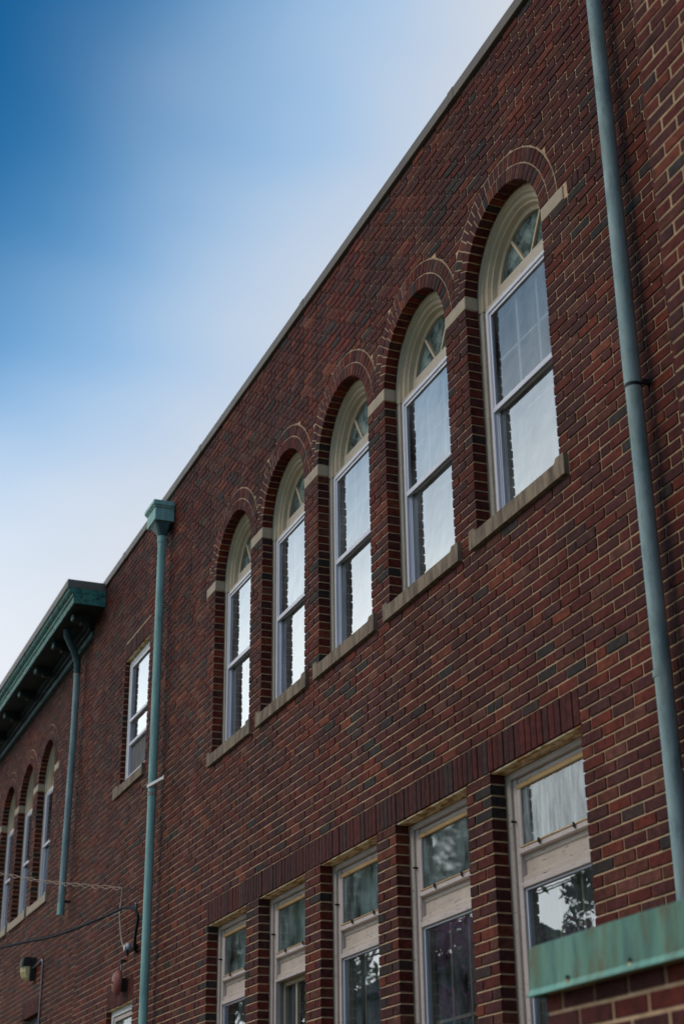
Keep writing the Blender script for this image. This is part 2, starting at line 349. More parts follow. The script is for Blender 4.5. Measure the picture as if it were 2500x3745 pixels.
def brick_rows(xa, xb, z0, z1, n, org, holes, arches=(), blocks=(), odd=0):
    """running bond, clipped round openings; returns polygons"""
    out = []; h = (z1-z0)/n
    for k in range(n):
        za = z0+k*h+J/2; zb = z0+(k+1)*h-J/2; par = (k+odd) % 2
        i0 = math.floor((xa-org)/HM)-3
        if (i0-par) % 2: i0 -= 1
        # blocked spans in this row
        sp = [(a, b) for a, b, c, d in list(holes)+list(blocks) if c < (za+zb)/2 < d]
        sh = 0
        x = org+i0*HM
        segs = []
        free = [(xa, xb)]
        for a, b in sp:
            nf = []
            for p, q in free:
                if b <= p or a >= q: nf.append((p, q)); continue
                if a > p: nf.append((p, a))
                if b < q: nf.append((b, q))
            free = nf
        for p, q in free:
            # joints
            js = [p]
            first = math.ceil((p-org)/HM - par - 1e-3)
            idx = first + (0 if first % 2 == 0 else 1) + par
            g = org+idx*HM
            # rows that keep parity relative to org
            while g < q-.02:
                if g-p > .045 and g-js[-1] > .045: js.append(g + rnd.uniform(-.002, .002))
                g += 2*HM
            js.append(q)
            if len(js) > 2 and js[-1]-js[-2] < .045: js.pop(-2)
            k2 = 0
            while k2 < len(js)-1:
                a, b = js[k2], js[k2+1]
                ends_open_a = abs(a-p) < 1e-6 and p > xa+1e-6
                ends_open_b = abs(b-q) < 1e-6 and q < xb-1e-6
                def emit(a, b, la, lb):
                    pa = a+(0 if la else J/2); pb = b-(0 if lb else J/2)
                    dz = rnd.uniform(-.0009, .0009); dz2 = rnd.uniform(-.0009, .0009)
                    out.append([(pa, za+dz), (pb, za+dz2), (pb, zb+dz2), (pa, zb+dz)])
                if b-a > .19 and rnd.random() < .045 and k2 < len(js)-2 and len(js) > 6 and 1 < k2:
                    # a header slipped in among the stretchers
                    c = a+HM; emit(a, c, ends_open_a, False); emit(c, b, False, ends_open_b)
                else: emit(a, b, ends_open_a, ends_open_b)
                k2 += 1
    res = []
    for poly in out:
        ok = True
        for A in arches:
            cx = sum(p[0] for p in poly)/len(poly); cz = sum(p[1] for p in poly)/len(poly)
            if abs(cx-A.xc) > A.r2+.2 or cz > A.zc+A.r2+.08: continue
            ro = A.r2+J
            if min(math.dist(p, (A.xc, A.zc)) for p in poly) < ro or (abs(cx-A.xc) < .12 and min(p[1] for p in poly) < A.zc+ro):
                dx, dz = cx-A.xc, max(cz-A.zc, .01); L = math.hypot(dx, dz); dx /= L; dz /= L
                poly = clip(poly, dx, dz, dx*A.xc+dz*A.zc+ro)
                if len(poly) < 3 or area(poly) < .0011: ok = False; break
        if ok and len(poly) >= 3: res.append(poly)
    return res
def ring_bricks(A, rin, rout, n, xlim=None, floor=None):
    res = []; start = 0
    a0 = math.asin(max(-1, min(1, (floor-A.zc)/((rin+rout)/2)))) if floor is not None else 0
    tot = math.pi-2*a0
    for k in range(n):
        t0 = a0+tot*k/n; t1 = a0+tot*(k+1)/n; g = .0056
        def pt(r, t, sgn):
            tt = t+sgn*g/r; return (A.xc+r*math.cos(tt), A.zc+r*math.sin(tt))
        poly = [pt(rin, t0, 1), pt(rout, t0, 1), pt(rout, t1, -1), pt(rin, t1, -1)]
        if floor is not None: poly = clip(poly, 0, 1, floor+.006)
        if xlim and len(poly) > 2:
            lo, hi = xlim
            poly = clip(poly, 1, 0, lo); 
            if len(poly) > 2: poly = clip(poly, -1, 0, -hi)
        if len(poly) > 2 and area(poly) > .0008: res.append(poly)
    return res
VAR = {}
def std_brick(L, H, y_depth, k, m):
    key = (round(L, 2), k)
    return key
def place_bricks(polys, y, parent, name, limit, stuff_name, depth=.096, stuff_parent=None, tr=(0, 1)):
    """the ones that show largest become single objects, the rest one joined mesh"""
    order = sorted(range(len(polys)), key=lambda i: -seen_area(polys[i], y))
    single = [i for i in order[:limit] if seen_area(polys[i], y) > 55]
    ss = set(single); n = 0
    for i in single:
        p = polys[i]; jy = rnd.uniform(-.0024, .0020)
        cx = sum(q[0] for q in p)/len(p); cz = sum(q[1] for q in p)/len(p)
        w_ = max(q[0] for q in p)-min(q[0] for q in p); h_ = max(q[1] for q in p)-min(q[1] for q in p)
        std = len(p) == 4 and abs(area(p)-w_*h_) < 2e-4
        if std:
            key = ('b', round(w_, 3), round(h_, 3), rnd.randrange(14), depth, tr)
            if key not in VAR:
                b = MB(); a, c = round(w_, 3)/2, round(h_, 3)/2
                prism(b, [(-a, -c), (a, -c), (a, c), (-a, c)], 0, depth, tr[0]+(tr[1]-tr[0])*(key[3]+.5+rnd.uniform(-.4, .4))/14)
                VAR[key] = b.mesh('brick')
            me = VAR[key]
        else:
            b = MB(); prism(b, [(q[0]-cx, q[1]-cz) for q in p], 0, depth, tr[0]+(tr[1]-tr[0])*tone()); me = b.mesh('brick')
        o = link_mesh(name, me, (cx, y+jy, cz), parent); n += 1
    rest = [i for i in range(len(polys)) if i not in ss]
    if rest and stuff_name:
        b = MB()
        for i in rest: prism(b, polys[i], y+rnd.uniform(-.0024, .0020), depth, tr[0]+(tr[1]-tr[0])*tone())
        b.build(stuff_name, stuff_parent or parent, kind='stuff')
    return n
def mortar_wall(mb, xa, xb, z0, z1, y, holes, arches, thick=.26, yb=None):
    """front sheet 4 mm behind the brick faces, openings 4 mm wider, reveals run back"""
    e = .0072; yf = y+.0072; yk = y+thick
    ops = [(a-e, b+e, c-e, d+e, None) for a, b, c, d in holes] + [(A.xl-e, A.xr+e, A.z0-e, A.zc, A) for A in arches]
    ops.sort()
    cols = sorted({xa, xb, *[o[0] for o in ops], *[o[1] for o in ops]})
    cols = [c for c in cols if xa-1e-6 <= c <= xb+1e-6]
    for a, b in zip(cols, cols[1:]):
        inside = sorted([o for o in ops if o[0] < (a+b)/2 < o[1]], key=lambda o: o[2])
        z = z0
        for o in inside:
            mb.add([(a, yf, z), (b, yf, z), (b, yf, o[2]), (a, yf, o[2])], [(0, 1, 2, 3)], 'mortar')
            if o[4] is not None and a <= o[0]+1e-6 and b >= o[1]-1e-6:
                A = o[4]; n = 40; r = A.r+e
                pts = [(A.xc-r*math.cos(math.pi*i/n), A.zc+r*math.sin(math.pi*i/n)) for i in range(n+1)]
                zt = A.zc+r+.05
                for p, q in zip(pts, pts[1:]):
                    mb.add([(p[0], yf, p[1]), (q[0], yf, q[1]), (q[0], yf, zt), (p[0], yf, zt)], [(0, 1, 2, 3)], 'mortar')
                    mb.add([(p[0], yf, p[1]), (p[0], yk, p[1]), (q[0], yk, q[1]), (q[0], yf, q[1])], [(0, 1, 2, 3)], 'mortar')
                z = zt
            else: z = o[3]
        mb.add([(a, yf, z), (b, yf, z), (b, yf, z1), (a, yf, z1)], [(0, 1, 2, 3)], 'mortar')
    for a, b, c, d, A in ops:
        mb.add([(a, yf, c), (a, yk, c), (a, yk, d), (a, yf, d)], [(0, 1, 2, 3)], 'mortar')
        mb.add([(b, yf, c), (b, yk, c), (b, yk, d), (b, yf, d)], [(0, 1, 2, 3)], 'mortar')
        mb.add([(a, yf, c), (b, yf, c), (b, yk, c), (a, yk, c)], [(0, 1, 2, 3)], 'mortar')
        if A is None: mb.add([(a, yf, d), (b, yf, d), (b, yk, d), (a, yk, d)], [(0, 1, 2, 3)], 'mortar')
def arch_band(A, y, parent, zlo, name='arch', xlim=None):
    b = MB(); n = 48; ro = A.r2+.011; r = A.r+.004
    a0 = math.asin((zlo-A.zc)/r) if zlo < A.zc else 0
    for i in range(n):
        t0 = math.pi*i/n; t1 = math.pi*(i+1)/n
        q = [(A.xc+r*math.cos(t0), A.zc+r*math.sin(t0)), (A.xc+ro*math.cos(t0), A.zc+ro*math.sin(t0)),
             (A.xc+ro*math.cos(t1), A.zc+ro*math.sin(t1)), (A.xc+r*math.cos(t1), A.zc+r*math.sin(t1))]
        if xlim: q = clip(clip(q, 1, 0, xlim[0]), -1, 0, -xlim[1]) if len(clip(q, 1, 0, xlim[0])) > 2 else []
        if len(q) > 2: b.add([(x, y+.0030, z) for x, z in q], [tuple(range(len(q)))], 'ring_mortar')
    return b.build(name, parent, origin=(A.xc, y, A.zc))

def sweep_arch(mb, prof, xc, zc, zleg, mat, n=36):
    """profile of (radius, y) swept round the half circle and down both legs"""
    path = [(-1, zleg)] ; rings = []
    def ring(f): return [f(r, y) for r, y in prof]
    rings.append(ring(lambda r, y: (xc-r, y, zleg)))
    for i in range(n+1):
        th = math.pi*(1-i/n); rings.append(ring(lambda r, y: (xc+r*math.cos(th), y, zc+r*math.sin(th))))
    rings.append(ring(lambda r, y: (xc+r, y, zleg)))
    vs = [v for g in rings for v in g]; k = len(prof)
    fs = [(i*k+j, i*k+j+1, (i+1)*k+j+1, (i+1)*k+j) for i in range(len(rings)-1) for j in range(k-1)]
    mb.add(vs, fs, mat)
def frame_rect(mb, x0, x1, z0, z1, t, y0, y1, mat, tb=None, tt=None, b=.004):
    """four members butted end to end"""
    tb = t if tb is None else tb; tt = t if tt is None else tt
    mb.bevbox(x0, x0+t, y0, y1, z0, z1, mat, b); mb.bevbox(x1-t, x1, y0, y1, z0, z1, mat, b)
    if tb: mb.bevbox(x0+t, x1-t, y0, y1, z0, z0+tb, mat, b)
    if tt: mb.bevbox(x0+t, x1-t, y0, y1, z1-tt, z1, mat, b)
def sill_mesh(mb, x0, x1, jl, jr, z0, z1, y, mat):
    """stone sill with raised lug ends and a sloped wash"""
    f = y-.028; bk = y+RV+.02; dip = .028; s = .025
    xs = [x0, jl-.0, jl+s*.5, jl+s, jr-s, jr-s*.5, jr+.0, x1]
    tf = [z1, z1, z1-dip*.7, z1-dip, z1-dip, z1-dip*.7, z1, z1]
    tb = [z1, z1, z1+.0, z1+.022, z1+.022, z1+.0, z1, z1]
    vs = []
    for x, a, c in zip(xs, tf, tb): vs += [(x, f, z0), (x, f, a), (x, bk, c), (x, bk, z0)]
    fs = [(0, 1, 2, 3), (28, 31, 30, 29)]
    for i in range(7):
        k = i*4
        for j in range(4): fs.append((k+j, k+4+j, k+4+(j+1) % 4, k+(j+1) % 4))
    mb.add(vs, fs, mat)

# ------------------------------------------------------------------ windows (local x from the left jamb, z from the arch centre)
MC = {}
def part(name, key, fn, org, parent, label=None):
    if key not in MC:
        b = MB(); fn(b); MC[key] = b.mesh(name)
    o = link_mesh(name, MC[key], org, parent)
    if label: o['label'] = label
    return o
def arch_window(parent, A, y, idx, zbot, wing=False):
    org = Vector((A.xl, y, A.zc)); Y = RV; w = W10; R = w/2; xc = R
    zb = zbot-A.zc                                   # sill line
    zt = -.122                                        # storm top relative to the arch centre
    t = empty('arched_window', org, parent=parent)
    prof = [(R+.002, Y+.05), (R+.002, Y), (R-.018, Y-.008), (R-.030, Y+.004), (R-.052, Y+.004), (R-.060, Y+.022), (R-.085, Y+.026), (R-.098, Y+.048),
            (R-.112, Y+.05), (R-.124, Y+.082), (R-.150, Y+.092), (R-.150, Y+.13)]
    def casing(b): sweep_arch(b, prof, xc, 0, zt+.03, 'cream')
    c = part('casing', 'casing', casing, org, t)
    def jambl(b): b.bevbox(.0, .046, Y+.000, Y+.12, zb, zt+.029, 'creampeel', .006); b.bevbox(.0455, .09, Y+.018, Y+.119, zb+.001, zt+.02, 'creampeel', .006)
    def jambr(b): b.bevbox(w-.046, w, Y, Y+.12, zb, zt+.029, 'creampeel', .006); b.bevbox(w-.09, w-.0455, Y+.018, Y+.119, zb+.001, zt+.02, 'creampeel', .006)
    part('jamb', 'jambl%.3f' % zb, jambl, org, t); part('jamb', 'jambr%.3f' % zb, jambr, org, t)
    def trans(b):
        x0, x1 = .046, w-.046
        vs = [(x, yy, z) for x in (x0, x1) for yy, z in ((Y+.02, zt+.0), (Y+.02, zt+.045), (Y+.085, zt+.115), (Y+.085, zt+.19), (Y+.13, zt+.19), (Y+.13, zt+.0))]
        b.add(vs, [(0, 1, 2, 3, 4, 5), (6, 11, 10, 9, 8, 7)] + [(i, 6+i, 6+(i+1) % 6, (i+1) % 6) for i in range(6)], 'creampeel')
    part('transom_bar', 'trans', trans, org, t)
    # fanlight
    zg = zt+.19; rg = R-.150
    def muntins(b):
        for ang in (58, 122):
            a = math.radians(ang); dx, dz = math.cos(a), math.sin(a); L = rg+.005
            px, pz = -dz*.011, dx*.011; base = zg-.002
            bl = base/dz
            q = [(xc+dx*bl+px, base), (xc+dx*bl-px, base), (xc+dx*L-px, dz*L-pz), (xc+dx*L+px, dz*L+pz)]
            vs = [(x, Y+.096, z) for x, z in q]+[(x, Y+.125, z) for x, z in q]
            b.add(vs, [(0, 1, 2, 3), (4, 7, 6, 5)]+[(i, 4+i, 4+(i+1) % 4, (i+1) % 4) for i in range(4)], 'cream')
    part('muntin', 'fanmunt', muntins, org, t)
    angs = [math.asin(zg/rg), math.radians(58), math.radians(122), math.pi-math.asin(zg/rg)]
    for k in range(3):
        def pane(b, k=k, m=('glassteal' if idx in (1, 2) and k == 0 else 'glassarch')):
            bx = [zg/math.tan(angs[k]) if k else rg*math.cos(angs[0]), zg/math.tan(angs[k+1]) if k < 2 else rg*math.cos(angs[3])]
            pts = [(xc+bx[1], zg), (xc+bx[0], zg)] + [(xc+rg*math.cos(angs[k]+(angs[k+1]-angs[k])*i/10), rg*math.sin(angs[k]+(angs[k+1]-angs[k])*i/10)) for i in range(11)]
            q = [pts[0]]
            for p in pts[1:]:
                if math.dist(p, q[-1]) > .003: q.append(p)
            if math.dist(q[0], q[-1]) < .003: q.pop()
            b.add([(x, Y+.115, z) for x, z in q], [tuple(range(len(q)))], m)
        part('fanlight_pane', ('fan', k, idx in (1, 2)), pane, org, t)
    # aluminium storm window
    xl, xr = .09, w-.09; zm = -.88+.0
    zm = zb + (zt-zb)*.515
    def storm(b):
        fr = .030
        frame_rect(b, xl, xr, zb, zt, fr, Y+.0, Y+.045, 'alu', .025, .03)
        # tracks of the upper and lower sash
        frame_rect(b, xl+fr+.0005, xr-fr-.0005, zm-.02, zt-fr-.0005, .02, Y+.010, Y+.03, 'alu', .001, .022, .002)
        for q, yy in ((0, .022), (1, .031)):
            b.bevbox(xl+fr+.001+q*.011, xl+fr+.011+q*.011, Y+yy, Y+.05, zb+.025, zm-.021, 'alu', .002)
            b.bevbox(xr-fr-.011-q*.011, xr-fr-.001-q*.011, Y+yy, Y+.05, zb+.025, zm-.021, 'alu', .002)
    part('storm_frame', 'storm%.3f' % zb, storm, org, t)
    def rail(b): b.bevbox(xl+.004, xr-.004, Y+.004, Y+.020, zm-.020, zm+.020, 'alu', .003)
    part('meeting_rail', 'rail%.3f' % zb, rail, org, t)
    tp = .0
    def gu(b):
        b.add([(xl+.05, Y+.022, zm+.021), (xr-.05, Y+.022, zm+.021), (xr-.05, Y+.022, zt-.05), (xl+.05, Y+.022, zt-.05)], [(0, 1, 2, 3)], 'glassclear' if idx == 0 else 'glassup')
    def gd(b):
        b.add([(xl+.052, Y+.044, zb+.02), (xr-.052, Y+.044, zb+.02), (xr-.052, Y+.044, zm-.02), (xl+.052, Y+.044, zm-.02)], [(0, 1, 2, 3)], 'glassup')
    part('upper_pane', 'gu%.3f%d' % (zb, idx == 0), gu, org, t); part('lower_pane', 'gd%.3f' % zb, gd, org, t)
    # old timber sash behind the storm window
    def sash(b):
        x0, x1 = xl+.001, xr-.001; y0, y1 = Y+.062, Y+.095
        frame_rect(b, x0, x1, zm-.01, zt-.001, .04, y0, y1, 'creampeel', .035, .04)
        frame_rect(b, x0, x1, zb+.001, zm-.0105, .04, y0+.034, y1+.034, 'creampeel', .06, .03)
    part('old_sash', 'sash%.3f' % zb, sash, org, t)
    def munt2(b):
        y0, y1 = Y+.064, Y+.09; x0, x1 = xl+.041, xr-.041; z0, z1 = zm+.025, zt-.041; h = (z0+z1)/2
        xs = [x0+(x1-x0)*k/3 for k in (1, 2)]
        for x in xs:
            b.bevbox(x-.015, x+.015, y0, y1, z0, h-.0105, 'sash', .003); b.bevbox(x-.015, x+.015, y0, y1, h+.0105, z1, 'sash', .003)
        b.bevbox(x0, x1, y0, y1, h-.0105, h+.0105, 'sash', .003)
    part('sash_muntin', 'munt%.3f' % zb, munt2, org, t)
    def g2(b):
        b.add([(xl+.04, Y+.085, zm+.02), (xr-.04, Y+.085, zm+.02), (xr-.04, Y+.085, zt-.04), (xl+.04, Y+.085, zt-.04)], [(0, 1, 2, 3)], 'glass')
        b.add([(xl+.04, Y+.118, zb+.05), (xr-.04, Y+.118, zb+.05), (xr-.04, Y+.118, zm-.04), (xl+.04, Y+.118, zm-.04)], [(0, 1, 2, 3)], 'glass')
    part('inner_glass', 'g2%.3f' % zb, g2, org, t)
    if not wing and idx in (1, 2, 3, 4):  # added pleated panel behind the glass, put in to brighten the panes
        def shade(b):
            n = 60; x0, x1 = xl+.02, xr-.02; vs = []
            for i in range(n+1):
                x = x0+(x1-x0)*i/n; yy = Y+.20+.012*math.sin(i*1.3); vs += [(x, yy, zb), (x, yy, zt)]
            b.add(vs, [(2*i, 2*i+2, 2*i+3, 2*i+1) for i in range(n)], 'pane_brightener', smooth=True)
        part('pane_brightener', 'shade%.3f' % zb, shade, org, t)
    return t

def lower_window(parent, xl, ztop, y, idx, zbot):
    org = Vector((xl, y, ztop)); Y = RV; w = W10; zb = zbot-ztop
    t = empty('transom_window', org, parent=parent)
    def lint(b):
        b.bevbox(.004, w-.004, .012, Y+.10, -.010, .002, 'rust', .002)
    part('lintel_plate', 'lint', lint, org, t)
    def head(b):
        b.bevbox(.0, .05, Y, Y+.12, zb, -.0105, 'whitepeel', .006); b.bevbox(w-.05, w, Y, Y+.12, zb, -.0105, 'whitepeel', .006)
        b.bevbox(.0505, w-.0505, Y, Y+.12, -.050, -.0105, 'whitepaint', .006)
        b.bevbox(.0505, .095, Y+.02, Y+.12, zb, -.051, 'whitepaint', .005); b.bevbox(w-.095, w-.0505, Y+.02, Y+.12, zb, -.051, 'whitepaint', .005)
        b.bevbox(.0955, w-.0955, Y+.03, Y+.12, -.082, -.051, 'whitepaint', .005)
    part('frame', 'lhead%.3f' % zb, head, org, t)
    def tsash(b):
        x0, x1 = .0955, w-.0955
        b.bevbox(x0, x1, Y+.018, Y+.045, -.118, -.0825, 'ochre', .006)
        b.bevbox(x0, x0+.038, Y+.018, Y+.045, -.4595, -.1185, 'whitepaint', .006); b.bevbox(x1-.038, x1, Y+.018, Y+.045, -.4595, -.1185, 'whitepaint', .006)
        b.bevbox(x0, x1, Y+.012, Y+.045, -.498, -.460, 'whitepaint', .006)
        b.bevbox(x0+.03, x1-.03, Y+.006, Y+.0115, -.4635, -.455, 'ochre', .002)
    s_ = part('transom_sash', 'tsash', tsash, org, t)
    def tg(b, m='glassdirty' if idx == 0 else 'glasshazy'):
        b.add([(.13, Y+.034, -.462), (w-.13, Y+.034, -.462), (w-.13, Y+.034, -.115), (.13, Y+.034, -.115)], [(0, 1, 2, 3)], m)
    part('transom_pane', ('tg', idx == 0), tg, org, t)
    for hx in (.33, .70):
        def hook(b):
            b.box(hx*w-.005, hx*w+.005, Y-.004, Y+.0055, -.478, -.452, 'tar'); b.box(hx*w+.006, hx*w+.012, Y-.001, Y+.0055, -.488, -.466, 'tar')
        part('sash_hook', ('hook', hx), hook, org, t)
    def knob(b): b.tube([(.068, Y+.0195, -.30), (.068, Y-.012, -.30)], .007, 'tar', 8)
    part('latch_knob', 'lknob', knob, org, t)
    def panel(b):
        x0, x1 = .0955, w-.0955
        vs = [(x, yy, z) for x in (x0, x1) for yy, z in ((Y+.045, -.4985), (Y+.045, -.525), (Y+.055, -.535), (Y+.055, -.61), (Y+.03, -.625), (Y+.03, -.66), (Y+.11, -.66), (Y+.11, -.4985))]
        n = 8
        b.add(vs, [tuple(range(n)), tuple(range(2*n-1, n-1, -1))]+[(i, n+i, n+(i+1) % n, (i+1) % n) for i in range(n)], 'whitepeel')
    part('spandrel_panel', 'panel', panel, org, t)
    x0, x1 = .096, w-.096; zt2 = -.662
    if idx != 3:
        def st(b):
            frame_rect(b, x0, x1, zb, zt2, .034, Y+.004, Y+.045, 'whitepaint', .03, .034)
            frame_rect(b, x0+.0345, x1-.0345, zb+.031, zt2-.0345, .012, Y+.022, Y+.05, 'alu', .012, .012, .002)
        part('storm_frame', 'lst%.3f' % zb, st, org, t)
        def g(b): b.add([(x0+.045, Y+.036, zb+.04), (x1-.045, Y+.036, zb+.04), (x1-.045, Y+.036, zt2-.045), (x0+.045, Y+.036, zt2-.045)], [(0, 1, 2, 3)], 'glass')
        part('lower_pane', 'lg%.3f' % zb, g, org, t)
    else:
        def st(b): frame_rect(b, x0, x1, zb, zt2, .03, Y+.004, Y+.045, 'whitepaint', .03, .02)
        part('storm_frame', 'lst3%.3f' % zb, st, org, t)
    def inner(b):
        y0, y1 = Y+.075, Y+.105
        frame_rect(b, x0, x1, zb, zt2, .05, y0, y1, 'cream', .05, .05)
        xc = (x0+x1)/2
        h = zt2-.62
        b.bevbox(x0+.051, x1-.051, y0+.002, y1-.004, h-.011, h+.011, 'cream', .003)
        for k in (1, 2):
            x = x0+.05+(x1-x0-.1)*k/3
            b.bevbox(x-.011, x+.011, y0+.002, y1-.004, h+.0115, zt2-.0505, 'cream', .003); b.bevbox(x-.011, x+.011, y0+.002, y1-.004, zb+.0505, h-.0115, 'cream', .003)
    part('inner_sash', 'linner%.3f' % zb, inner, org, t)
    def g2(b): b.add([(x0+.05, Y+.092, zb+.05), (x1-.05, Y+.092, zb+.05), (x1-.05, Y+.092, zt2-.05), (x0+.05, Y+.092, zt2-.05)], [(0, 1, 2, 3)], 'glass')
    part('inner_glass', 'lg2%.3f' % zb, g2, org, t)
    if idx in (2, 3, 4):
        def blind(b):
            for k in range(26):
                z = -.10-k*.022
                b.add([(.11, Y+.17, z), (w-.11, Y+.17, z), (w-.11, Y+.185, z-.019), (.11, Y+.185, z-.019)], [(0, 1, 2, 3)], 'blind')
        part('blind', 'blind', blind, org, t)
    return t

# ================================================================== GROUND
g = MB(); g.add([(-600, -600, GROUND), (600, -600, GROUND), (600, 600, GROUND), (-600, 600, GROUND)], [(0, 1, 2, 3)], 'grass')
tag(g.build('ground'), kind='structure')
g = MB(); g.add([(-60, -7.2, GROUND+.004), (20, -7.2, GROUND+.004), (20, .0, GROUND+.004), (-60, .0, GROUND+.004)], [(0, 1, 2, 3)], 'walk')
tag(g.build('pavement'), kind='structure')
# ================================================================== MAIN BUILDING
X0 = -7.99; ZS = 5.5986; ZC = ZS+.065; ZBASE = ZS-24*CC; ZTOP = 7.355
XA, XB = -18.70, -2.0
LT = 2.391; LTS = 2.600                                     # lintel line and top of the soldier course
SB = 3.838                                                  # underside of the stone sills
arches = [Arch(X0-i*P, SB, ZC) for i in range(5)]
LZB = 0.35
low = [(X0-i*P, X0-i*P+W10, LZB, LT) for i in range(5)]
NX0, NX1, NZ0, NZ1 = -16.96, -15.90, 4.50, 5.985            # narrow flat window
BX0, BX1, BZ0, BZ1 = -17.05, -15.99, .35, 2.055              # small window low on the left
holes = low+[(NX0, NX1, NZ0-.13, NZ1), (BX0, BX1, BZ0, BZ1)]
main = empty('brick_building', (-12, 0, GROUND), 'long dark red brick building with five arched windows above five transom windows', 'building')
mb = MB(); mortar_wall(mb, XA, XB, GROUND, ZTOP, 0, holes, arches)
mb.add([(XA, .004, GROUND), (XA, .26, GROUND), (XA, .26, ZTOP), (XA, .004, ZTOP)], [(0, 1, 2, 3)], 'mortar')
wall = mb.build('wall', main)
b = MB(); y1 = 7.0
b.add([(XA, .26, ZTOP), (XB, .26, ZTOP), (XB, y1, ZTOP), (XA, y1, ZTOP)], [(0, 1, 2, 3)], 'roofing')
b.add([(XA, y1, GROUND), (XB, y1, GROUND), (XB, y1, ZTOP), (XA, y1, ZTOP)], [(0, 1, 2, 3)], 'room')
for x in (XA+.001, XB-.001): b.add([(x, .26, GROUND), (x, y1, GROUND), (x, y1, ZTOP-.002), (x, .26, ZTOP-.002)], [(0, 1, 2, 3)], 'room')
b.box(XA+.01, XB-.01, .27, y1-.01, 3.05, 3.3, 'room')
b.build('interior_shell', main)

polys = []
wd_bl = []                                                   # blocked: (x0,x1,z0,z1)
# stones, sills, soldier and rowlock courses
imp = []                                                     # imposts
for i in range(5):
    xl = X0-i*P
    imp.append((xl-(P-W10) if i < 4 else xl-.275, xl))
imp.append((X0+W10, X0+W10+.275))
BELT0, BELT1 = -14.35, -5.0
op_arch = [(A.xl, A.xr, ZBASE-.01, ZC+.001) for A in arches]
sills = [(A.xl-.066, A.xr+.088, SB, ZBASE) for A in arches]
soldiers = (X0-4*P-.03, X0+W10+.0, LT, LTS)
blk = [(A.xl-.066-J, A.xr+.088+J, SB, ZBASE-.002) for A in arches]
nsold = [(NX0-.0, NX1, NZ1, NZ1+.208), (BX0, BX1, BZ1, BZ1+.208)]
# bands, bottom up
nlow = round((LT-GROUND)/CC)
polys += brick_rows(XA, XB, LT-nlow*CC, LT, nlow, X0, [], blocks=low+[(BX0, BX1, BZ0, BZ1), (BX0, BX1, BZ1, BZ1+.2)], odd=nlow)
polys += brick_rows(XA, soldiers[0], LT, LTS, 3, X0, [], odd=1)
polys += brick_rows(soldiers[1], XB, LT, LTS, 3, X0, [], odd=1)
hz = (ZBASE-LTS)/20
narrow = [(NX0, NX1, NZ0, NZ1), (NX0, NX1, NZ1, NZ1+.2), (NX0-.21, NX1-.005, NZ0-.13, NZ0)]
polys += brick_rows(XA, XB, LTS, ZBASE, 20, X0, [], blocks=blk, odd=0)
polys = [p for p in polys if not (min(q[0] for q in p) < NX1 and max(q[0] for q in p) > NX0-.2 and NZ0-.14 < p[0][1] < NZ0)]
polys += brick_rows(XA, XB, ZBASE, ZS, 24, X0, [], blocks=op_arch+narrow, odd=0)
z5 = ZS+.106
polys += brick_rows(XA, BELT0, ZS, ZS+2*CC, 2, X0, [], blocks=narrow)
nt_ = 24
# left of the belt the courses keep their height; right of it the rowlock course takes 106 mm
polys += brick_rows(XA, BELT0, ZS+2*CC, ZTOP, 24, X0, [], arches, narrow)
polys += brick_rows(BELT0, XB, z5, ZTOP, 24, X0, [(A.xl, A.xr, ZS, ZC) for A in arches], arches, ())
# rowlock course
rl = []; x = BELT0
step = .0685
while x < BELT1:
    if not any(a-.02 < x+step/2 < b_+.02 for a, b_ in imp) and not any(A.xl-.02 < x+step/2 < A.xr+.02 for A in arches):
        rl.append([(x+.0045, ZS+.006), (x+step-.0045, ZS+.006), (x+step-.0045, ZS+.100), (x+.0045, ZS+.100)])
    x += step
polys += brick_rows(BELT1, XB, ZS, z5, 1, X0, [])
place_bricks(polys, 0, wall, 'brick', 300, 'brick_courses')
bc = empty('belt_course', (-10, 0, ZS), parent=main)
place_bricks(rl, 0, bc, 'rowlock_brick', 300, None)
# imposts
for a, c in imp:
    b = MB(); b.bevbox(a+.004 if a > X0-4*P-.2 else a, c if c < X0+W10+.2 else c, -.002, RV+.002, ZS+.004, ZS+.100, 'impost', .003)
    b.build('impost_stone', main, origin=((a+c)/2, 0, ZS))
# arches
nv = 0
for i, A in enumerate(arches):
    lim = (A.xc-P/2+.005 if i < 4 else A.xc-2, A.xc+P/2-.005 if i > 0 else A.xc+2)
    ar = arch_band(A, 0, main, z5, xlim=lim)
    r1 = ring_bricks(A, A.r, A.r1, 26, floor=z5-.003)
    r2 = ring_bricks(A, A.r1b, A.r2, 31, lim, floor=z5-.003)
    place_bricks(r1+r2, -.001, ar, 'arch_brick', 300, None)
# soldier courses
def soldier_row(x0, x1, z0, z1, y, parent):
    sc = empty('soldier_course', ((x0+x1)/2, y, z0), parent=parent)
    n = round((x1-x0)/.0675); st = (x1-x0)/n
    place_bricks([[(x0+k*st+.0042, z0+.003), (x0+(k+1)*st-.0042, z0+.003), (x0+(k+1)*st-.0042, z1-.005), (x0+k*st+.0042, z1-.005)] for k in range(n)], y, sc, 'soldier_brick', 300, 'soldier_rest', tr=(.035, .49))
soldier_row(soldiers[0], soldiers[1], LT, LTS, 0, main)
soldier_row(NX0, NX1, NZ1, NZ1+.203, 0, main)
soldier_row(BX0, BX1, BZ1, BZ1+.203, 0, main)
# sills
for i, (a, c, z0, z1) in enumerate(sills):
    b = MB(); sill_mesh(b, a, c, arches[i].xl, arches[i].xr, z0, z1-.004, 0, 'stone'); b.build('window_sill', main, origin=((a+c)/2, 0, z0))
b = MB(); sill_mesh(b, NX0-.20, NX1-.01, NX0, NX1-.03, NZ0-.13, NZ0, 0, 'stone'); b.build('window_sill', main, origin=(NX0, 0, NZ0))
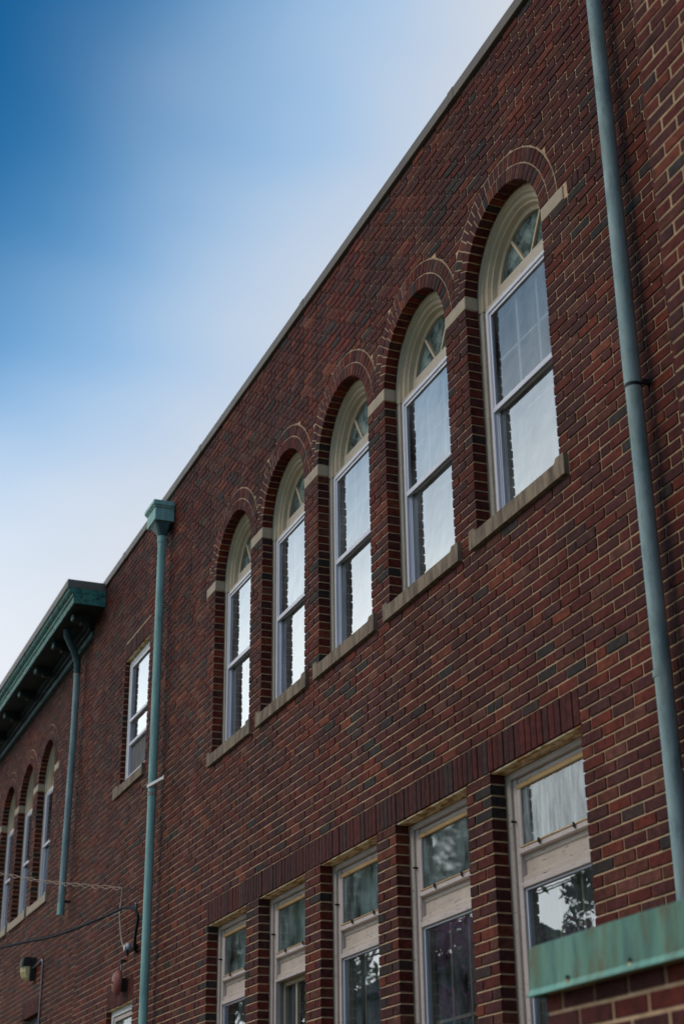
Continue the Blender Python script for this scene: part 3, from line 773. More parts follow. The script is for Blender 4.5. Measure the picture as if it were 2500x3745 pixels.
# coping
b = MB(); b.bevbox(XA-.02, XB, -.028, .30, ZTOP+.004, ZTOP+.100, 'coping', .003); b.box(XA, XB, .0, .02, ZTOP-.012, ZTOP+.004, 'dark')  # near black strip below the cap paints the shade of its overhang
cp_ = b.build('coping', main, origin=(-10, 0, ZTOP))
for k, x in enumerate((-17.2, -14.1, -11.05, -8.0, -4.9)):    # lapped joints of the metal cap
    b = MB(); b.bevbox(x-.045, x+.045, -.0312, .302, ZTOP+.001, ZTOP+.1032, 'coping', .002); b.build('coping_joint', cp_, origin=(x, 0, ZTOP))
for i, A in enumerate(arches): arch_window(main, A, 0, i, ZBASE-.0)
for i, h in enumerate(low): lower_window(main, h[0], LT, 0, i, .36)
# narrow sash window beside the drainpipe
t = empty('sash_window', (NX0, 0, NZ1), parent=main); Y = .058
b = MB(); w = NX1-NX0
b.bevbox(NX0+.004, NX1-.004, .012, Y+.1, NZ1-.010, NZ1+.002, 'rust', .002); b.build('lintel_plate', t)
b = MB(); frame_rect(b, NX0, NX1, NZ0+.002, NZ1-.0105, .055, Y, Y+.12, 'sash', .05, .06); b.build('frame', t)
b = MB(); a0, a1 = NX0+.056, NX1-.056; zA = 5.235; zB = 4.955
frame_rect(b, a0, a1, NZ0+.053, NZ1-.072, .045, Y+.005, Y+.05, 'alu', .03, .035)
b.build('storm_frame', t)
b = MB(); b.bevbox(a0+.03, a1-.03, Y+.0, Y+.03, zA-.018, zA+.018, 'alu'); b.bevbox(a0+.03, a1-.03, Y+.006, Y+.036, zB-.018, zB+.018, 'alu'); b.build('meeting_rail', t)
b = MB(); b.add([(a0+.04, Y+.025, zA), (a1-.04, Y+.025, zA), (a1-.04, Y+.025, NZ1-.10), (a0+.04, Y+.025, NZ1-.10)], [(0, 1, 2, 3)], 'glassup'); b.build('upper_pane', t)
b = MB(); b.add([(a0+.04, Y+.033, zB), (a1-.04, Y+.033, zB), (a1-.04, Y+.033, zA), (a0+.04, Y+.033, zA)], [(0, 1, 2, 3)], 'glassup'); b.build('lower_pane', t)
b = MB(); b.add([(a0+.04, Y+.04, NZ0+.07), (a1-.04, Y+.04, NZ0+.07), (a1-.04, Y+.04, zB-.01), (a0+.04, Y+.04, zB-.01)], [(0, 1, 2, 3)], 'screen'); b.build('insect_screen', t)
t = empty('sash_window', (BX0, 0, BZ1), parent=main)
b = MB(); b.bevbox(BX0+.004, BX1-.004, .012, Y+.1, BZ1-.010, BZ1+.002, 'rust', .002); b.build('lintel_plate', t)
b = MB(); frame_rect(b, BX0, BX1, BZ0, BZ1-.0105, .06, Y, Y+.12, 'sash', .05, .06); b.build('frame', t)
b = MB(); frame_rect(b, BX0+.0605, BX1-.0605, BZ0+.06, BZ1-.075, .05, Y+.015, Y+.05, 'whitepaint', .05, .045); b.build('sash', t)
b = MB(); b.add([(BX0+.1, Y+.04, BZ0+.1), (BX1-.1, Y+.04, BZ0+.1), (BX1-.1, Y+.04, BZ1-.11), (BX0+.1, Y+.04, BZ1-.11)], [(0, 1, 2, 3)], 'glassdirty'); b.build('pane', t)

# ================================================================== FAR LEFT WING
WY = .03; WX0 = -21.87; WZS = 5.625; WZC = WZS+.065; WBASE = WZS-24*CC; WTOP = 6.93
wxa, wxb = -31.5, -18.70
war = [Arch(WX0-i*P, WBASE-.135, WZC) for i in range(6)]
wing = empty('brick_wing', (-25, WY, GROUND), 'far brick wing with arched windows under a green copper cornice', 'building')
wwin = (WX0, WX0+W10, 1.0, 2.47)
mb = MB(); mortar_wall(mb, wxa, wxb, GROUND, 7.3, WY, [wwin], war)
wwall = mb.build('wall', wing)
b = MB()
b.box(wxa, wxb-.01, 3.0, 3.1, GROUND, 7.3, 'room'); b.box(wxa, wxa+.05, WY+.3, 3.0, GROUND, 7.3, 'room'); b.box(wxb-.07, wxb-.02, WY+.3, 3.0, GROUND, 7.3, 'room')
b.box(wxa, wxb-.1, WY+.30, 2.99, 3.0, 3.2, 'room'); b.box(wxa, wxb, WY+.26, 3.1, 7.3, 7.34, 'roofing')
b.build('interior_shell', wing)
wp = []
wop = [(A.xl, A.xr, WBASE-.01, WZC) for A in war]
wsl = [(A.xl-.066-J, A.xr+.088+J, WBASE-.135, WBASE) for A in war]
nl = round((WBASE-GROUND)/CC)
wp += brick_rows(wxa, wxb, WBASE-nl*CC, WBASE, nl, WX0, [], blocks=wsl+[wwin, (wwin[0]-.02, wwin[1]+.02, 2.47, 2.67)], odd=nl)
wp += brick_rows(wxa, wxb, WBASE, WZS, 24, WX0, [], blocks=wop)
wimp = [(A.xl-(P-W10), A.xl) for A in war]+[(WX0+W10, WX0+W10+.275)]
wz5 = WZS+.106
wp += brick_rows(wxa, wxb, WZS, wz5, 1, WX0, [], blocks=[(a-.01, b_+.01, WZS-.01, wz5) for a, b_ in wimp]+[(A.xl, A.xr, WZS-.01, wz5) for A in war])
wp += brick_rows(wxa, wxb, wz5, 7.29, 23, WX0, [(A.xl, A.xr, WZS, WZC) for A in war], war, ())
place_bricks(wp, WY, wwall, 'brick', 300, 'brick_courses')
for a, c in wimp:
    b = MB(); b.bevbox(a, c, WY-.002, WY+RV+.002, WZS+.004, WZS+.100, 'impost', .003); b.build('impost_stone', wing, origin=((a+c)/2, WY, WZS))
for i, A in enumerate(war):
    lim = (A.xc-P/2+.005, A.xc+P/2-.005 if i > 0 else A.xc+2)
    ar = arch_band(A, WY, wing, wz5, xlim=lim)
    place_bricks(ring_bricks(A, A.r, A.r1, 26, floor=wz5-.003)+ring_bricks(A, A.r1b, A.r2, 31, lim, floor=wz5-.003), WY-.001, ar, 'arch_brick', 300 if i < 3 else 0, 'arch_bricks')
    b = MB(); sill_mesh(b, A.xl-.066, A.xr+.088, A.xl, A.xr, WBASE-.135, WBASE-.004, WY, 'impost'); b.build('window_sill', wing, origin=(A.xc, WY, WBASE))
    if i < 5: arch_window(wing, A, WY, 4, WBASE, True)
soldier_row(wwin[0], wwin[1], 2.47, 2.673, WY, wing)
b = MB(); b.box(wwin[0], wwin[1], WY+RV, WY+RV+.1, wwin[2], wwin[3], 'screen'); b.build('blocked_window', wing)
# cornice: profile (y, z), returned against the main wall at its right end
CX = -18.13
prof = [(-.50, 7.405), (-.50, 7.300), (-.485, 7.298), (-.47, 7.262), (-.455, 7.245), (-.43, 7.225), (-.425, 7.195), (-.410, 7.190), (-.408, 7.104), (-.395, 7.100)]
b = MB()
def cx_of(yy): return CX+(yy+.50)*(-.35/.40)*.25           # right end steps back with the moulding
vs = []
for x_left in (1, 0):
    for yy, z in prof: vs.append(((wxa if x_left else cx_of(yy)-.0), yy, z))
n = len(prof)
def cseg(i, m):
    b.add([vs[i], vs[i+1], vs[n+i+1], vs[n+i]], [(0, 1, 2, 3)], m)
for i in range(n-1): cseg(i, 'coping' if i == 0 else 'cornice')
for i in range(n-1):
    (ya, za), (yb, zb2) = prof[i], prof[i+1]; xa_, xb_ = cx_of(ya), cx_of(yb)
    b.add([(xa_, ya, za), (xb_, yb, zb2), (xb_, -.001, zb2), (xa_, -.001, za)], [(0, 1, 2, 3)], 'coping' if i == 0 else 'cornice')
b.add([(wxa, -.50, 7.405), (CX, -.50, 7.405), (CX, WY+.3, 7.407), (wxa, WY+.3, 7.407)], [(0, 1, 2, 3)], 'coping')
corn = b.build('cornice', wing, origin=(-20, 0, 7.2))
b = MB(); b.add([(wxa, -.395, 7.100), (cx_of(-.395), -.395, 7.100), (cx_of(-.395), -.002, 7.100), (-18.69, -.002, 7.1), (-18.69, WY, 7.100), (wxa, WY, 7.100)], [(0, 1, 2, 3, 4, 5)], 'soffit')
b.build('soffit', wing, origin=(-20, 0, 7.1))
b = MB()                                                    # bed mould and frieze under the soffit
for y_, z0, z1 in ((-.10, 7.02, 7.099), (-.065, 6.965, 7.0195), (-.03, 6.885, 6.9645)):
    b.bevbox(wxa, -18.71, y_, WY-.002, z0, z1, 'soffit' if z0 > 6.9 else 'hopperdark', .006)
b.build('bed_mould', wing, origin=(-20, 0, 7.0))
def bracket(b):
    b.bevbox(-.065, .065, -.33, -.101, -.095, -.002, 'soffit', .012); b.bevbox(-.05, .05, -.335, -.33, -.08, -.015, 'cornice', .002)
    b.bevbox(-.055, .055, -.22, -.101, -.13, -.096, 'soffit', .01)
k = 0
while True:
    x = -18.55-1.13*k
    if x < wxa+.2: break
    part('bracket', 'bracket', bracket, (x, 0, 7.1), corn); k += 1

# ================================================================== RIGHT WING (stands 0.82 m forward)
RY = -.82; RX0 = -4.625; RX1 = 1.2; RT = 7.36
rw = empty('projecting_wing', (-2, RY, GROUND), 'blurred brick wing standing forward at the right edge beyond the drainpipe', 'building')
mb = MB(); mb.box(RX0, RX1, RY+.004, 7.0, GROUND, RT, 'mortar'); rwall = mb.build('wall', rw)
nr = round((RT-GROUND)/CC); rz0 = ZS-.02-106*CC
rp = brick_rows(RX0, RX1, 3.828-80*CC, 3.828+52*CC, 132, RX0, [])
place_bricks(rp, RY, rwall, 'brick', 300, 'brick_courses')
lf = []
b = MB()
for k in range(132):
    z = 3.828-80*CC+k*CC; par = k % 2; yy = RY
    cuts = [0, .1, .31, .52, .73, .9] if par else [0, .2, .41, .62, .83]
    for a, c in zip(cuts, cuts[1:]): b.box(RX0-.004, RX0+.02, RY+a+(0 if a == 0 else J/2), RY+c-J/2, z+J/2, z+CC-J/2, 'brick', tone())
b.build('side_courses', rwall, kind='stuff')
b = MB(); b.bevbox(RX0-.02, RX1, RY-.028, 7, RT+.0, RT+.10, 'coping', .003); b.build('coping', rw)

# ================================================================== PORCH
PY = -1.50; PX0 = -4.93; PX1 = 1.5
po = empty('porch', (-3, PY, GROUND), 'low blurred brick porch capped with streaked green copper flashing', 'porch')
mb = MB(); mb.box(PX0+.03, PX1, PY+.054, RY-.001, GROUND, .83, 'mortar'); mb.box(PX0+.03, RX0-.01, RY-.001, -.004, GROUND, .83, 'mortar'); pw = mb.build('wall', po)
pb = brick_rows(PX0+.025, PX1, .632-33*CC, .632+CC, 34, PX0+.025, [])
place_bricks(pb, PY+.05, pw, 'brick', 300, 'brick_courses')
b = MB()
for k in range(34):
    z = .632-33*CC+k*CC; cuts = ([0, .1]+[.1+.212*i for i in range(1, 8)]) if k % 2 else [.212*i for i in range(8)]
    for a, c in zip(cuts, cuts[1:]):
        if PY+.05+c < -.01: b.box(PX0+.022, PX0+.05, PY+.05+a+(0 if a == 0 else J/2), PY+.05+c-J/2, z+J/2, z+CC-J/2, 'brick', tone())
b.build('side_courses', pw, kind='stuff')
b = MB()
n = 40                                                        # slightly dented sheet
for sgn in (0,):
    vs = []
    for i in range(n+1):
        x = PX0+.006+(PX1-PX0)*i/n; wv = rnd.uniform(-.0035, .0035)
        vs += [(x, PY+.028+wv*.3, .864), (x, PY+.004+wv, .852), (x, PY+.0+wv, .712), (x, PY-.014+wv*.5, .690), (x, PY-.008, .688), (x, PY+.045, .700)]
    b.add(vs, [(i*6+j, (i+1)*6+j, (i+1)*6+j+1, i*6+j+1) for i in range(n) for j in (0, 1)], 'verdigris')
    b.add(vs, [(i*6+j, (i+1)*6+j, (i+1)*6+j+1, i*6+j+1) for i in range(n) for j in (2, 3, 4)], 'flange')
b.add([(PX0+.006, PY+.028, .864), (PX0+.006, PY+.004, .852), (PX0+.006, PY, .712), (PX0-.006, PY-.014, .690), (PX0-.006, -.004, .690), (PX0+.006, -.004, .864)], [(0, 1, 2, 3, 4, 5)], 'verdigris')
b.add([(PX0+.006, PY+.028, .864), (PX1, PY+.028, .864), (PX1, RY, .868), (RX0, RY, .868), (RX0-.01, -.004, .87), (PX0+.006, -.004, .868)], [(0, 1, 2, 3, 4, 5)], 'verdigris')
fl = b.build('copper_flashing', po, origin=(-4, PY, .78))
for x in (-4.66, -4.27, -3.85, -3.4):
    b = MB(); b.tube([(x, PY+.002, .722), (x+.004, PY-.008, .722)], .007, 'tar', 8); b.box(x-.006, x+.007, PY-.006, PY+.002, .698, .716, 'rust'); b.build('nail_clip', fl, origin=(x, PY, .72))

# ================================================================== DRAINPIPES
def pipe(name, pts, r, mat, label, group=None):
    t = empty(name, pts[-1], label, 'drainpipe', group)
    b = MB(); b.tube(pts, r, mat, 20); b.build('pipe', t); return t
# left pipe with its conductor head
PXL = -15.175; py = -.085
t = empty('drainpipe', (PXL, py, GROUND), 'green copper drainpipe with a box hopper head beside the narrow sash window', 'drainpipe', 'copper drainpipes on the brick walls')
b = MB(); b.tube([(PXL-.0, -.105, 6.84), (PXL, -.10, 6.70), (PXL, -.1, 4.12)], .0455, 'pipegreen', 20); b.build('pipe', t)
b = MB(); b.tube([(PXL, -.1, 4.15), (PXL, -.1, GROUND+.05)], .044, 'pipegreen', 20); b.build('lower_pipe', t)
b = MB(); b.tube([(PXL, -.104, 6.835), (PXL, -.1035, 6.76)], .049, 'pipegreen', 20); b.build('joint_collar', t)
b = MB(); x0, x1 = -15.415, -15.085
b.bevbox(x0, x1, -.215, -.002, 7.000, 7.150, 'pipegreen', .004); hb = b.build('hopper', t)
b = MB(); b.bevbox(x0-.013, x1+.013, -.228, -.002, 7.1505, 7.172, 'pipegreen', .006); b.bevbox(x0-.026, x1+.026, -.243, -.002, 7.1725, 7.225, 'pipegreen', .008)
b.build('hopper_rim', t)
b = MB(); top = [(x0+.012, -.205), (x1-.012, -.205), (x1-.012, -.004), (x0+.012, -.004)]; rings = []
for q in range(7):
    f = q/6; e = f**.8; ring = []
    for i in range(24):
        th = 2*math.pi*(i+.5)/24; c_, s_ = math.cos(th), math.sin(th)
        m_ = max(abs(c_), abs(s_)); sx, sy = c_/m_, s_/m_
        bx = (x0+x1)/2+sx*(x1-x0-.024)/2; by = -.1045+sy*.1005
        ring.append((bx*(1-e)+(PXL+.047*c_)*e, by*(1-e)+(-.104+.047*s_)*e, 6.9995-.165*f))
    rings += ring
b.add(rings, [(q*24+i, q*24+(i+1) % 24, (q+1)*24+(i+1) % 24, (q+1)*24+i) for q in range(6) for i in range(24)], 'hopperdark', smooth=False)
b.build('hopper_funnel', t)
b = MB(); b.tube([(PXL, -.1, 4.06), (PXL, -.1, 4.03)], .0495, 'strap', 20); b.tube([(PXL, -.1, 3.985), (PXL, -.1, 3.955)], .0495, 'strap', 20)
vs = [(-15.14, -.148, 4.035), (-15.14, -.146, 4.065), (-14.98, -.165, 4.05), (-14.965, -.17, 4.085), (-14.94, -.168, 4.098), (-14.945, -.165, 4.068)]
b.add([(-15.20, -.152, 4.035), (-14.74, -.120, 4.015), (-14.70, -.118, 4.005), (-14.70, -.118, 4.055), (-14.74, -.12, 4.042), (-15.20, -.152, 4.066)], [(0, 1, 2, 3, 4, 5)], 'pale_strap')
b.add([(-15.20, -.152, 4.035), (-14.72, -.120, 4.012), (-14.72, -.10, 4.012), (-15.20, -.130, 4.035)], [(0, 1, 2, 3)], 'pale_strap')
b.build('pipe_strap', t)
# right pipe
t = empty('drainpipe', (-6.0, -.08, GROUND), 'large blurred blue grey drainpipe right of the arched windows', 'drainpipe', 'copper drainpipes on the brick walls')
b = MB(); b.tube([(-6.005, -.082, 7.34), (-6.003, -.082, 6.2), (-6.002, -.082, 5), (-6.0, -.084, 3.955)], [.0455, .0455, .046, .0475], 'pipeblue', 28); b.build('pipe', t)
b = MB(); b.tube([(-6.0, -.084, 4.00), (-5.998, -.082, 2), (-5.998, -.082, GROUND+.05)], .0445, 'pipeblue', 28); b.build('lower_pipe', t)
b = MB(); b.tube([(-6.0, -.084, 3.954), (-6.0, -.084, 3.935)], [.0482, .0455], 'tar', 28); b.box(-5.978, -5.958, -.045, -.001, 3.955, 3.98, 'tar'); b.build('tarred_joint', t)
for z in (6.9, 2.35):
    b = MB(); b.tube([(-6.003, -.0825, z+.035), (-6.003, -.0825, z)], .0482, 'pipeblue', 24); b.build('pipe_band', t, origin=(-6, -.08, z))
# wing pipe
t = empty('drainpipe', (-19.36, -.06, 3.46), 'grey green drainpipe dropping from the cornice soffit and ending in mid air', 'drainpipe', 'copper drainpipes on the brick walls')
b = MB(); b.tube([(-19.22, -.075, 6.52), (-19.26, -.065, 5.8), (-19.37, -.065, 3.60)], .043, 'pipeblue', 18); b.build('pipe', t)
b = MB(); b.tube([(-19.12, -.27, 7.098), (-19.12, -.26, 7.0), (-19.17, -.15, 6.83), (-19.21, -.085, 6.70), (-19.22, -.075, 6.53)], .045, 'hopperdark', 18); b.build('offset_bend', t)
b = MB(); b.tube([(-19.22, -.075, 6.535), (-19.221, -.075, 6.51)], .0475, 'strap', 18); b.build('joint_collar', t)
b = MB(); b.tube([(-19.37, -.065, 3.5995), (-19.372, -.065, 3.565)], .0445, 'pipegreen', 18); b.tube([(-19.372, -.065, 3.5645), (-19.376, -.065, 3.455)], .046, 'pipegreen', 18); b.box(-19.345, -19.325, -.03, WY-.002, 3.60, 3.63, 'tar'); b.build('pipe_end', t)

# ================================================================== SMALL THINGS ON THE WALL
# lamp on the left wing
lx, lz = -21.22, 3.06
t = empty('wall_lamp', (lx, WY, lz), 'dark wall lamp with a yellowed glass lens at the lower left corner', 'wall lamp')
b = MB(); b.bevbox(lx-.085, lx+.085, -.05, WY-.002, lz-.14, lz+.14, 'lamp', .01); b.build('back_plate', t)
b = MB()
vs = []
for z, f in ((lz+.145, -.125), (lz+.125, -.15), (lz+.025, -.165)):
    vs += [(lx-.085, -.05, z), (lx-.085, f+.02, z), (lx-.06, f, z), (lx+.06, f, z), (lx+.085, f+.02, z), (lx+.085, -.05, z)]
b.add(vs, [(0, 1, 2, 3, 4, 5), (12, 17, 16, 15, 14, 13)]+[(r*6+i, (r+1)*6+i, (r+1)*6+(i+1) % 6, r*6+(i+1) % 6) for r in range(2) for i in range(6)], 'lamp')
b.build('housing', t)
b = MB(); vs = []
for z, f, wv in ((lz+.0245, -.158, .08), (lz-.05, -.158, .08), (lz-.115, -.135, .075), (lz-.15, -.095, .06)):
    for i in range(9):
        u = -1+2*i/8; vs.append((lx+u*wv, f+.05*abs(u)**3+(.012 if i % 2 else 0), z))
    vs.append((lx+wv, -.051, z)); vs.append((lx-wv, -.051, z))
b.add(vs, [(r*11+i, (r+1)*11+i, (r+1)*11+(i+1) % 11, r*11+(i+1) % 11) for r in range(3) for i in range(11)]+[tuple(range(33, 44))], 'lens')
b.build('lens', t)
b = MB(); c0 = WY-.014
b.tube([(lx+.086, -.02, lz-.0), (lx+.13, -.005, lz+.005), (lx+.46, c0, lz+.05), (lx+.52, c0, lz+.052), (lx+.555, c0, lz+.035), (lx+.565, c0, lz-.01), (lx+.565, c0, GROUND+.3)], .0125, 'conduit', 8)
co = b.build('conduit', None, origin=(lx+.565, c0, GROUND)); tag(co, 'thin grey metal conduit bending away from the yellowed wall lamp', 'conduit')
# alarm bell
bx, bz = -16.32, 2.255
t = empty('alarm_bell', (bx, 0, bz), 'faded red alarm bell mounted over the small lower left window', 'alarm bell')
b = MB(); vs = []; n = 24
for rr, yy in ((.128, -.062), (.130, -.075), (.122, -.098), (.098, -.116), (.060, -.128), (.02, -.133)):
    for i in range(n):
        th = 2*math.pi*i/n; vs.append((bx+rr*math.cos(th), yy, bz+rr*math.sin(th)))
b.add(vs, [(r*n+i, r*n+(i+1) % n, (r+1)*n+(i+1) % n, (r+1)*n+i) for r in range(5) for i in range(n)]+[tuple(range(5*n, 6*n)), tuple(range(n))[::-1]], 'bellred', smooth=True)
b.build('gong', t)
b = MB(); b.tube([(bx, -.134, bz), (bx, -.142, bz)], .012, 'tar', 8); b.build('centre_bolt', t)
b = MB(); b.bevbox(bx-.055, bx+.055, -.055, -.002, bz-.085, bz+.045, 'lamp', .006); b.build('back_box', t)
b = MB(); b.tube([(bx-.0, -.045, bz+.046), (bx-.0, -.045, bz+.19)], .010, 'conduit', 8); b.tube([(bx, -.045, bz+.19), (bx, -.045, bz+.235)], .017, 'lamp', 8)
b.tube([(bx, -.045, bz+.225), (bx+.0, -.002, bz+.225)], .014, 'lamp', 8); b.build('feed_elbow', t)
# service cable, its clamp and hook
def curve(pts, n=12):
    o = []; P_ = [Vector(p) for p in pts]; P_ = [P_[0]*2-P_[1]]+P_+[P_[-1]*2-P_[-2]]
    for i in range(1, len(P_)-2):
        for k in range(n):
            t_ = k/n; a, b_, c, d = P_[i-1:i+3]
            o.append(.5*((2*b_)+(c-a)*t_+(2*a-5*b_+4*c-d)*t_**2+(3*b_-a-3*c+d)*t_**3))
    o.append(P_[-2]); return o
POLE = Vector((-60, -6.9, 5.8))
b = MB()
pts = curve([(-15.86, -.01, 2.50), (-15.80, -.05, 2.55), (-15.62, -.09, 2.66), (-15.53, -.10, 2.80), (-15.66, -.13, 2.90), (-15.95, -.16, 2.945), (-16.5, -.22, 2.945), (-18.0, -.42, 2.97), (-19.8, -.70, 3.09), (-26, -1.65, 3.42), (-40, -3.8, 4.2), tuple(POLE)])
b.tube(pts, .0155, 'cable', 8); sc_ = b.build('service_cable', None, origin=(-15.86, 0, 2.5)); tag(sc_, 'thick black service cable looping up and running out across the left wall', 'cable')
b = MB(); pts = curve([(-15.94, -.01, 2.995), (-16.05, -.03, 3.0), (-16.3, -.12, 2.985), (-18.0, -.40, 3.0), (-19.8, -.68, 3.115)])
b.tube(pts, .004, 'cable', 6); b.build('messenger_strand', sc_)
t = empty('cable_hook', (-15.95, 0, 2.98), 'small galvanised hook and clamp holding the black cable to the wall', 'hook')
b = MB(); b.box(-15.985, -15.955, -.016, -.0015, 2.93, 3.02, 'conduit'); b.build('wall_plate', t)
b = MB(); b.tube([(-15.97+.0, -.016, 2.975)]+[(-16.01+.035*math.cos(a), -.05+.03*math.sin(a), 2.975+.02*math.sin(a*2)) for a in [i*math.pi/5 for i in range(11)]], .006, 'conduit', 6); b.build('eye', t)
b = MB(); b.tube([(-16.04, -.06, 2.975), (-16.25, -.10, 2.965)], .005, 'strap', 6); b.tube([(-16.04, -.045, 2.990), (-16.25, -.085, 2.975)], .005, 'strap', 6)
b.tube([(-16.25, -.095, 2.97), (-16.50, -.14, 2.96)], [.018, .012], 'strap', 8); b.build('wedge_clamp', t)
# twisted wires
def twist(p0, p1, sag, turns, amp, ph, n=90, wob=0):
    o = []; p0 = Vector(p0); p1 = Vector(p1); d = (p1-p0).normalized(); u = Vector((0, 0, 1)); s_ = d.cross(u).normalized()
    for i in range(n+1):
        f = i/n; p = p0.lerp(p1, f)+Vector((0, 0, -sag*4*f*(1-f))); a = amp*(.4+.6*abs(math.sin(f*9+wob)))
        o.append(p+u*a*math.sin(2*math.pi*turns*f+ph)+s_*a*math.cos(2*math.pi*turns*f+ph))
    return o
b = MB(); KN = (-16.22, -.10, 3.205); FAR = (-24.6, -1.15, 5.22)
b.tube(twist(KN, FAR, .10, 13, .022, 0, 160), .0048, 'wire', 6); b.tube(twist(KN, FAR, .10, 13, .022, math.pi, 160, 1), .0048, 'wire', 6)
b.tube([(-15.66, -.02, 3.085), (-15.9, -.06, 3.14), KN], .005, 'cable', 6)
b.tube(twist(FAR, (POLE.x, POLE.y, 6.6), .5, 20, .02, 0, 80), .005, 'wire', 6)
tw = b.build('twisted_wire', None, origin=KN); tag(tw, 'loosely twisted pair of tan wires strung across the left drainpipe', 'wire')
b = MB()
for dx in (-.014, 0, .013):
    b.tube(curve([(KN[0]+dx*.3, -.10, 3.20), (KN[0]+dx+.0, -.115, 2.95), (KN[0]+.06+dx, -.12, 2.80), (-16.08+dx, -.11, 2.62), (-15.955+dx*.4, -.09, 2.50)], 6), .0042, 'wire', 6)
dw = b.build('drop_wire', None, origin=KN); tag(dw, 'three thin tan drop wires hanging down to the porcelain knob', 'wire')
t = empty('insulator', (-15.99, 0, 2.54), 'pale porcelain knob insulator where the drop wires end beside the drainpipe', 'insulator')
b = MB(); b.tube([(-15.99, -.003, 2.56), (-15.99, -.045, 2.56), (-15.99, -.05, 2.56), (-15.99, -.085, 2.56), (-15.99, -.09, 2.56), (-15.99, -.11, 2.56)], [.03, .03, .052, .052, .035, .03], 'porcelain', 16); b.build('knob', t)
b = MB(); b.tube([(-15.95, -.09, 2.53), (-15.945, -.085, 2.475)], .017, 'tar', 8); b.tube([(-15.86, -.002, 2.56), (-15.86, -.06, 2.56)], .028, 'lamp', 10); b.build('terminal', t)

# ================================================================== ACROSS THE STREET (seen in the panes)
def tree(name, x, y, h, r, zc, leafmats, label, nleaf=5000, size=.16, seed=1, squash=.8, cat='tree', trunk=.16):
    R = random.Random(seed); t = empty(name, (x, y, GROUND), label, cat)
    b = MB(); b.tube([(x, y, GROUND), (x+.1, y, GROUND+(zc-GROUND)*.5), (x-.05, y+.1, zc)], [trunk, trunk*.75, trunk*.45], 'bark', 10); b.build('trunk', t)
    b = MB(); cl = []
    for i in range(16):
        a = R.uniform(0, 6.28); e = R.uniform(-.3, 1.2); q = R.uniform(.45, .95)*r
        p = Vector((x+q*math.cos(a)*math.cos(e), y+q*math.sin(a)*math.cos(e), zc+q*math.sin(e)*squash)); cl.append((p, R.uniform(.22, .42)*r, R.randrange(len(leafmats))))
        b.tube([(x, y, zc-.5*r*R.random()), tuple(Vector((x, y, zc)).lerp(p, .5)+Vector((0, 0, .15*r))), tuple(p)], [trunk*.35, trunk*.2, trunk*.06], 'bark', 6)
    b.build('branches', t)
    b = MB()
    for i in range(nleaf):
        p, rr, mi = R.choice(cl); v = Vector((R.gauss(0, 1), R.gauss(0, 1), R.gauss(0, 1))); v = v.normalized()*rr*(R.random()**.4)
        c = p+v; a = Vector((R.uniform(-1, 1), R.uniform(-1, 1), R.uniform(-1, 1))).normalized(); d = a.cross(Vector((R.uniform(-1, 1), R.uniform(-1, 1), .3))).normalized()
        s_ = size*R.uniform(.5, 1.2)
        b.add([c-a*s_, c+d*s_*.4, c+a*s_, c-d*s_*.4], [(0, 1, 2, 3)], leafmats[mi if R.random() < .8 else R.randrange(len(leafmats))])
    b.build('crown', t)
    return t
tree('shade_tree', -25.7, -12.2, 8, 1.6, 5.8, ['leaf', 'leaf2', 'leaf'], 'green shade tree across the street mirrored in the nearest lower pane', 3000, .13, 3, trunk=.12)
tree('shade_tree', -33.4, -12.4, 10, 2.3, 7.9, ['leaf', 'leaf'], 'sparse dark green tree mirrored in the second transom pane', 2600, .15, 5, trunk=.14)
tree('shade_tree', -49.5, -16.5, 9, 3.6, 9.0, ['leaf', 'leaf2'], 'broad far tree added to darken the middle transom pane', 3500, .24, 8)  # three far trees, added to dim the bright sky mirrored in the transoms
tree('shade_tree', -58, -17.2, 9, 4.0, 9.2, ['leaf'], 'tall far tree added to darken the fourth transom pane', 3500, .27, 9)
tree('shade_tree', -69.5, -18.5, 9, 4.6, 9.6, ['leaf', 'leaf'], 'farthest tree added to darken the last transom pane', 3500, .3, 10)
tree('crape_myrtle', -25.2, -8.1, 4, 1.3, 3.7, ['blossom', 'blossom', 'leaf'], 'purple flowering crape myrtle mirrored in the second lower pane', 3600, .075, 11, 1.3, 'tree', .06)
tree('crape_myrtle', -21.35, -8.2, 4, .75, 3.45, ['leaf', 'blossom'], 'smaller crape myrtle mirrored beneath the shade tree in the nearest lower pane', 1800, .065, 12, 1.2, 'tree', .05)
hx0, hx1, hy0, hy1 = -58, -46.6, -25, -18
t = empty('white_house', (-52, -24, GROUND), 'pale clapboard house with a grey gable roof mirrored in the lower panes', 'house')
b = MB(); b.box(hx0, hx1, hy0, hy1, GROUND, 7.0, 'siding')
for k in range(44):
    z = GROUND+.2+k*.2
    b.add([(hx0-.01, hy1+.03, z), (hx1+.01, hy1+.03, z), (hx1+.01, hy1+.005, z+.195), (hx0-.01, hy1+.005, z+.195)], [(0, 1, 2, 3)], 'siding')
    b.add([(hx1+.03, hy0, z), (hx1+.03, hy1+.03, z), (hx1+.005, hy1+.03, z+.195), (hx1+.005, hy0, z+.195)], [(0, 1, 2, 3)], 'siding')
b.build('wall', t)
b = MB(); ym = (hy0+hy1)/2
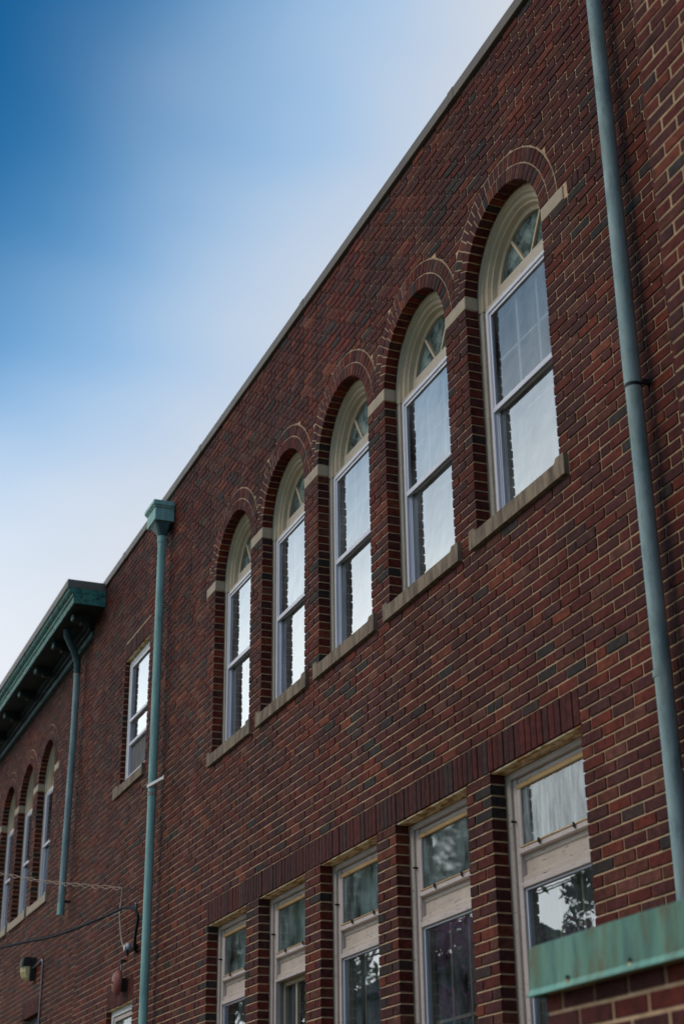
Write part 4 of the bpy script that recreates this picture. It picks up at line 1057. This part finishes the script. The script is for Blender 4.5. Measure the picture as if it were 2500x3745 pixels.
b.add([(hx0-.4, hy0-.4, 7.1), (hx1+.4, hy0-.4, 7.1), (hx1+.4, hy1+.4, 7.1), (hx0-.4, hy1+.4, 7.1), (hx0-.4, ym, 8.9), (hx1+.4, ym, 8.9)], [(0, 1, 5, 4), (3, 4, 5, 2), (0, 4, 3), (1, 2, 5), (0, 3, 2, 1)], 'roofing'); b.build('roof', t)
for k in range(3):
    b = MB(); xx = hx0+1.5+k*3.2; b.box(xx, xx+1.2, hy1+.04, hy1+.1, 4.0, 5.9, 'whitepaint'); b.box(xx+.1, xx+1.1, hy1+.1, hy1+.11, 4.1, 5.8, 'dark'); b.build('window', t, origin=(xx, hy1, 4))
t = empty('utility_pole', (POLE.x, POLE.y, GROUND), 'wooden utility pole far down the street carrying the cables', 'utility pole')
b = MB(); b.tube([(POLE.x, POLE.y, GROUND), (POLE.x, POLE.y, 8.6)], [.16, .11], 'bark', 12); b.build('pole', t)
b = MB(); b.box(POLE.x-.06, POLE.x+.06, POLE.y-1.1, POLE.y+1.1, 8.0, 8.12, 'bark'); b.build('crossarm', t)
for lab, p_, q_, sg in (('double overhead line strung along the street, mirrored across the nearest lower pane', (-60, -9.0, 6.6), (9, -9.0, 6.9), 1.65),
                        ('thinner overhead line above the double one, mirrored in the nearest lower pane', (-60, -9.1, 6.7), (9, -9.1, 7.0), 1.55)):
    b = MB(); p_, q_ = Vector(p_), Vector(q_)
    ln = [p_.lerp(q_, i/40)-Vector((0, 0, sg*4*(i/40)*(1-i/40))) for i in range(41)]
    b.tube(ln, .014 if sg > 1.6 else .008, 'cable', 6)
    if sg > 1.6: b.tube([v+Vector((0, .05, .045*math.sin(i))) for i, v in enumerate(ln)], .012, 'cable', 6)
    o = b.build('overhead_wire', None, origin=p_); tag(o, lab, 'wire', 'overhead wires across the street')
t = empty('utility_pole', (9, -9.05, GROUND), 'wooden utility pole behind the viewer ending the overhead lines', 'utility pole')
b = MB(); b.tube([(9, -9.05, GROUND), (9, -9.05, 7.6)], [.15, .11], 'bark', 12); b.build('pole', t)
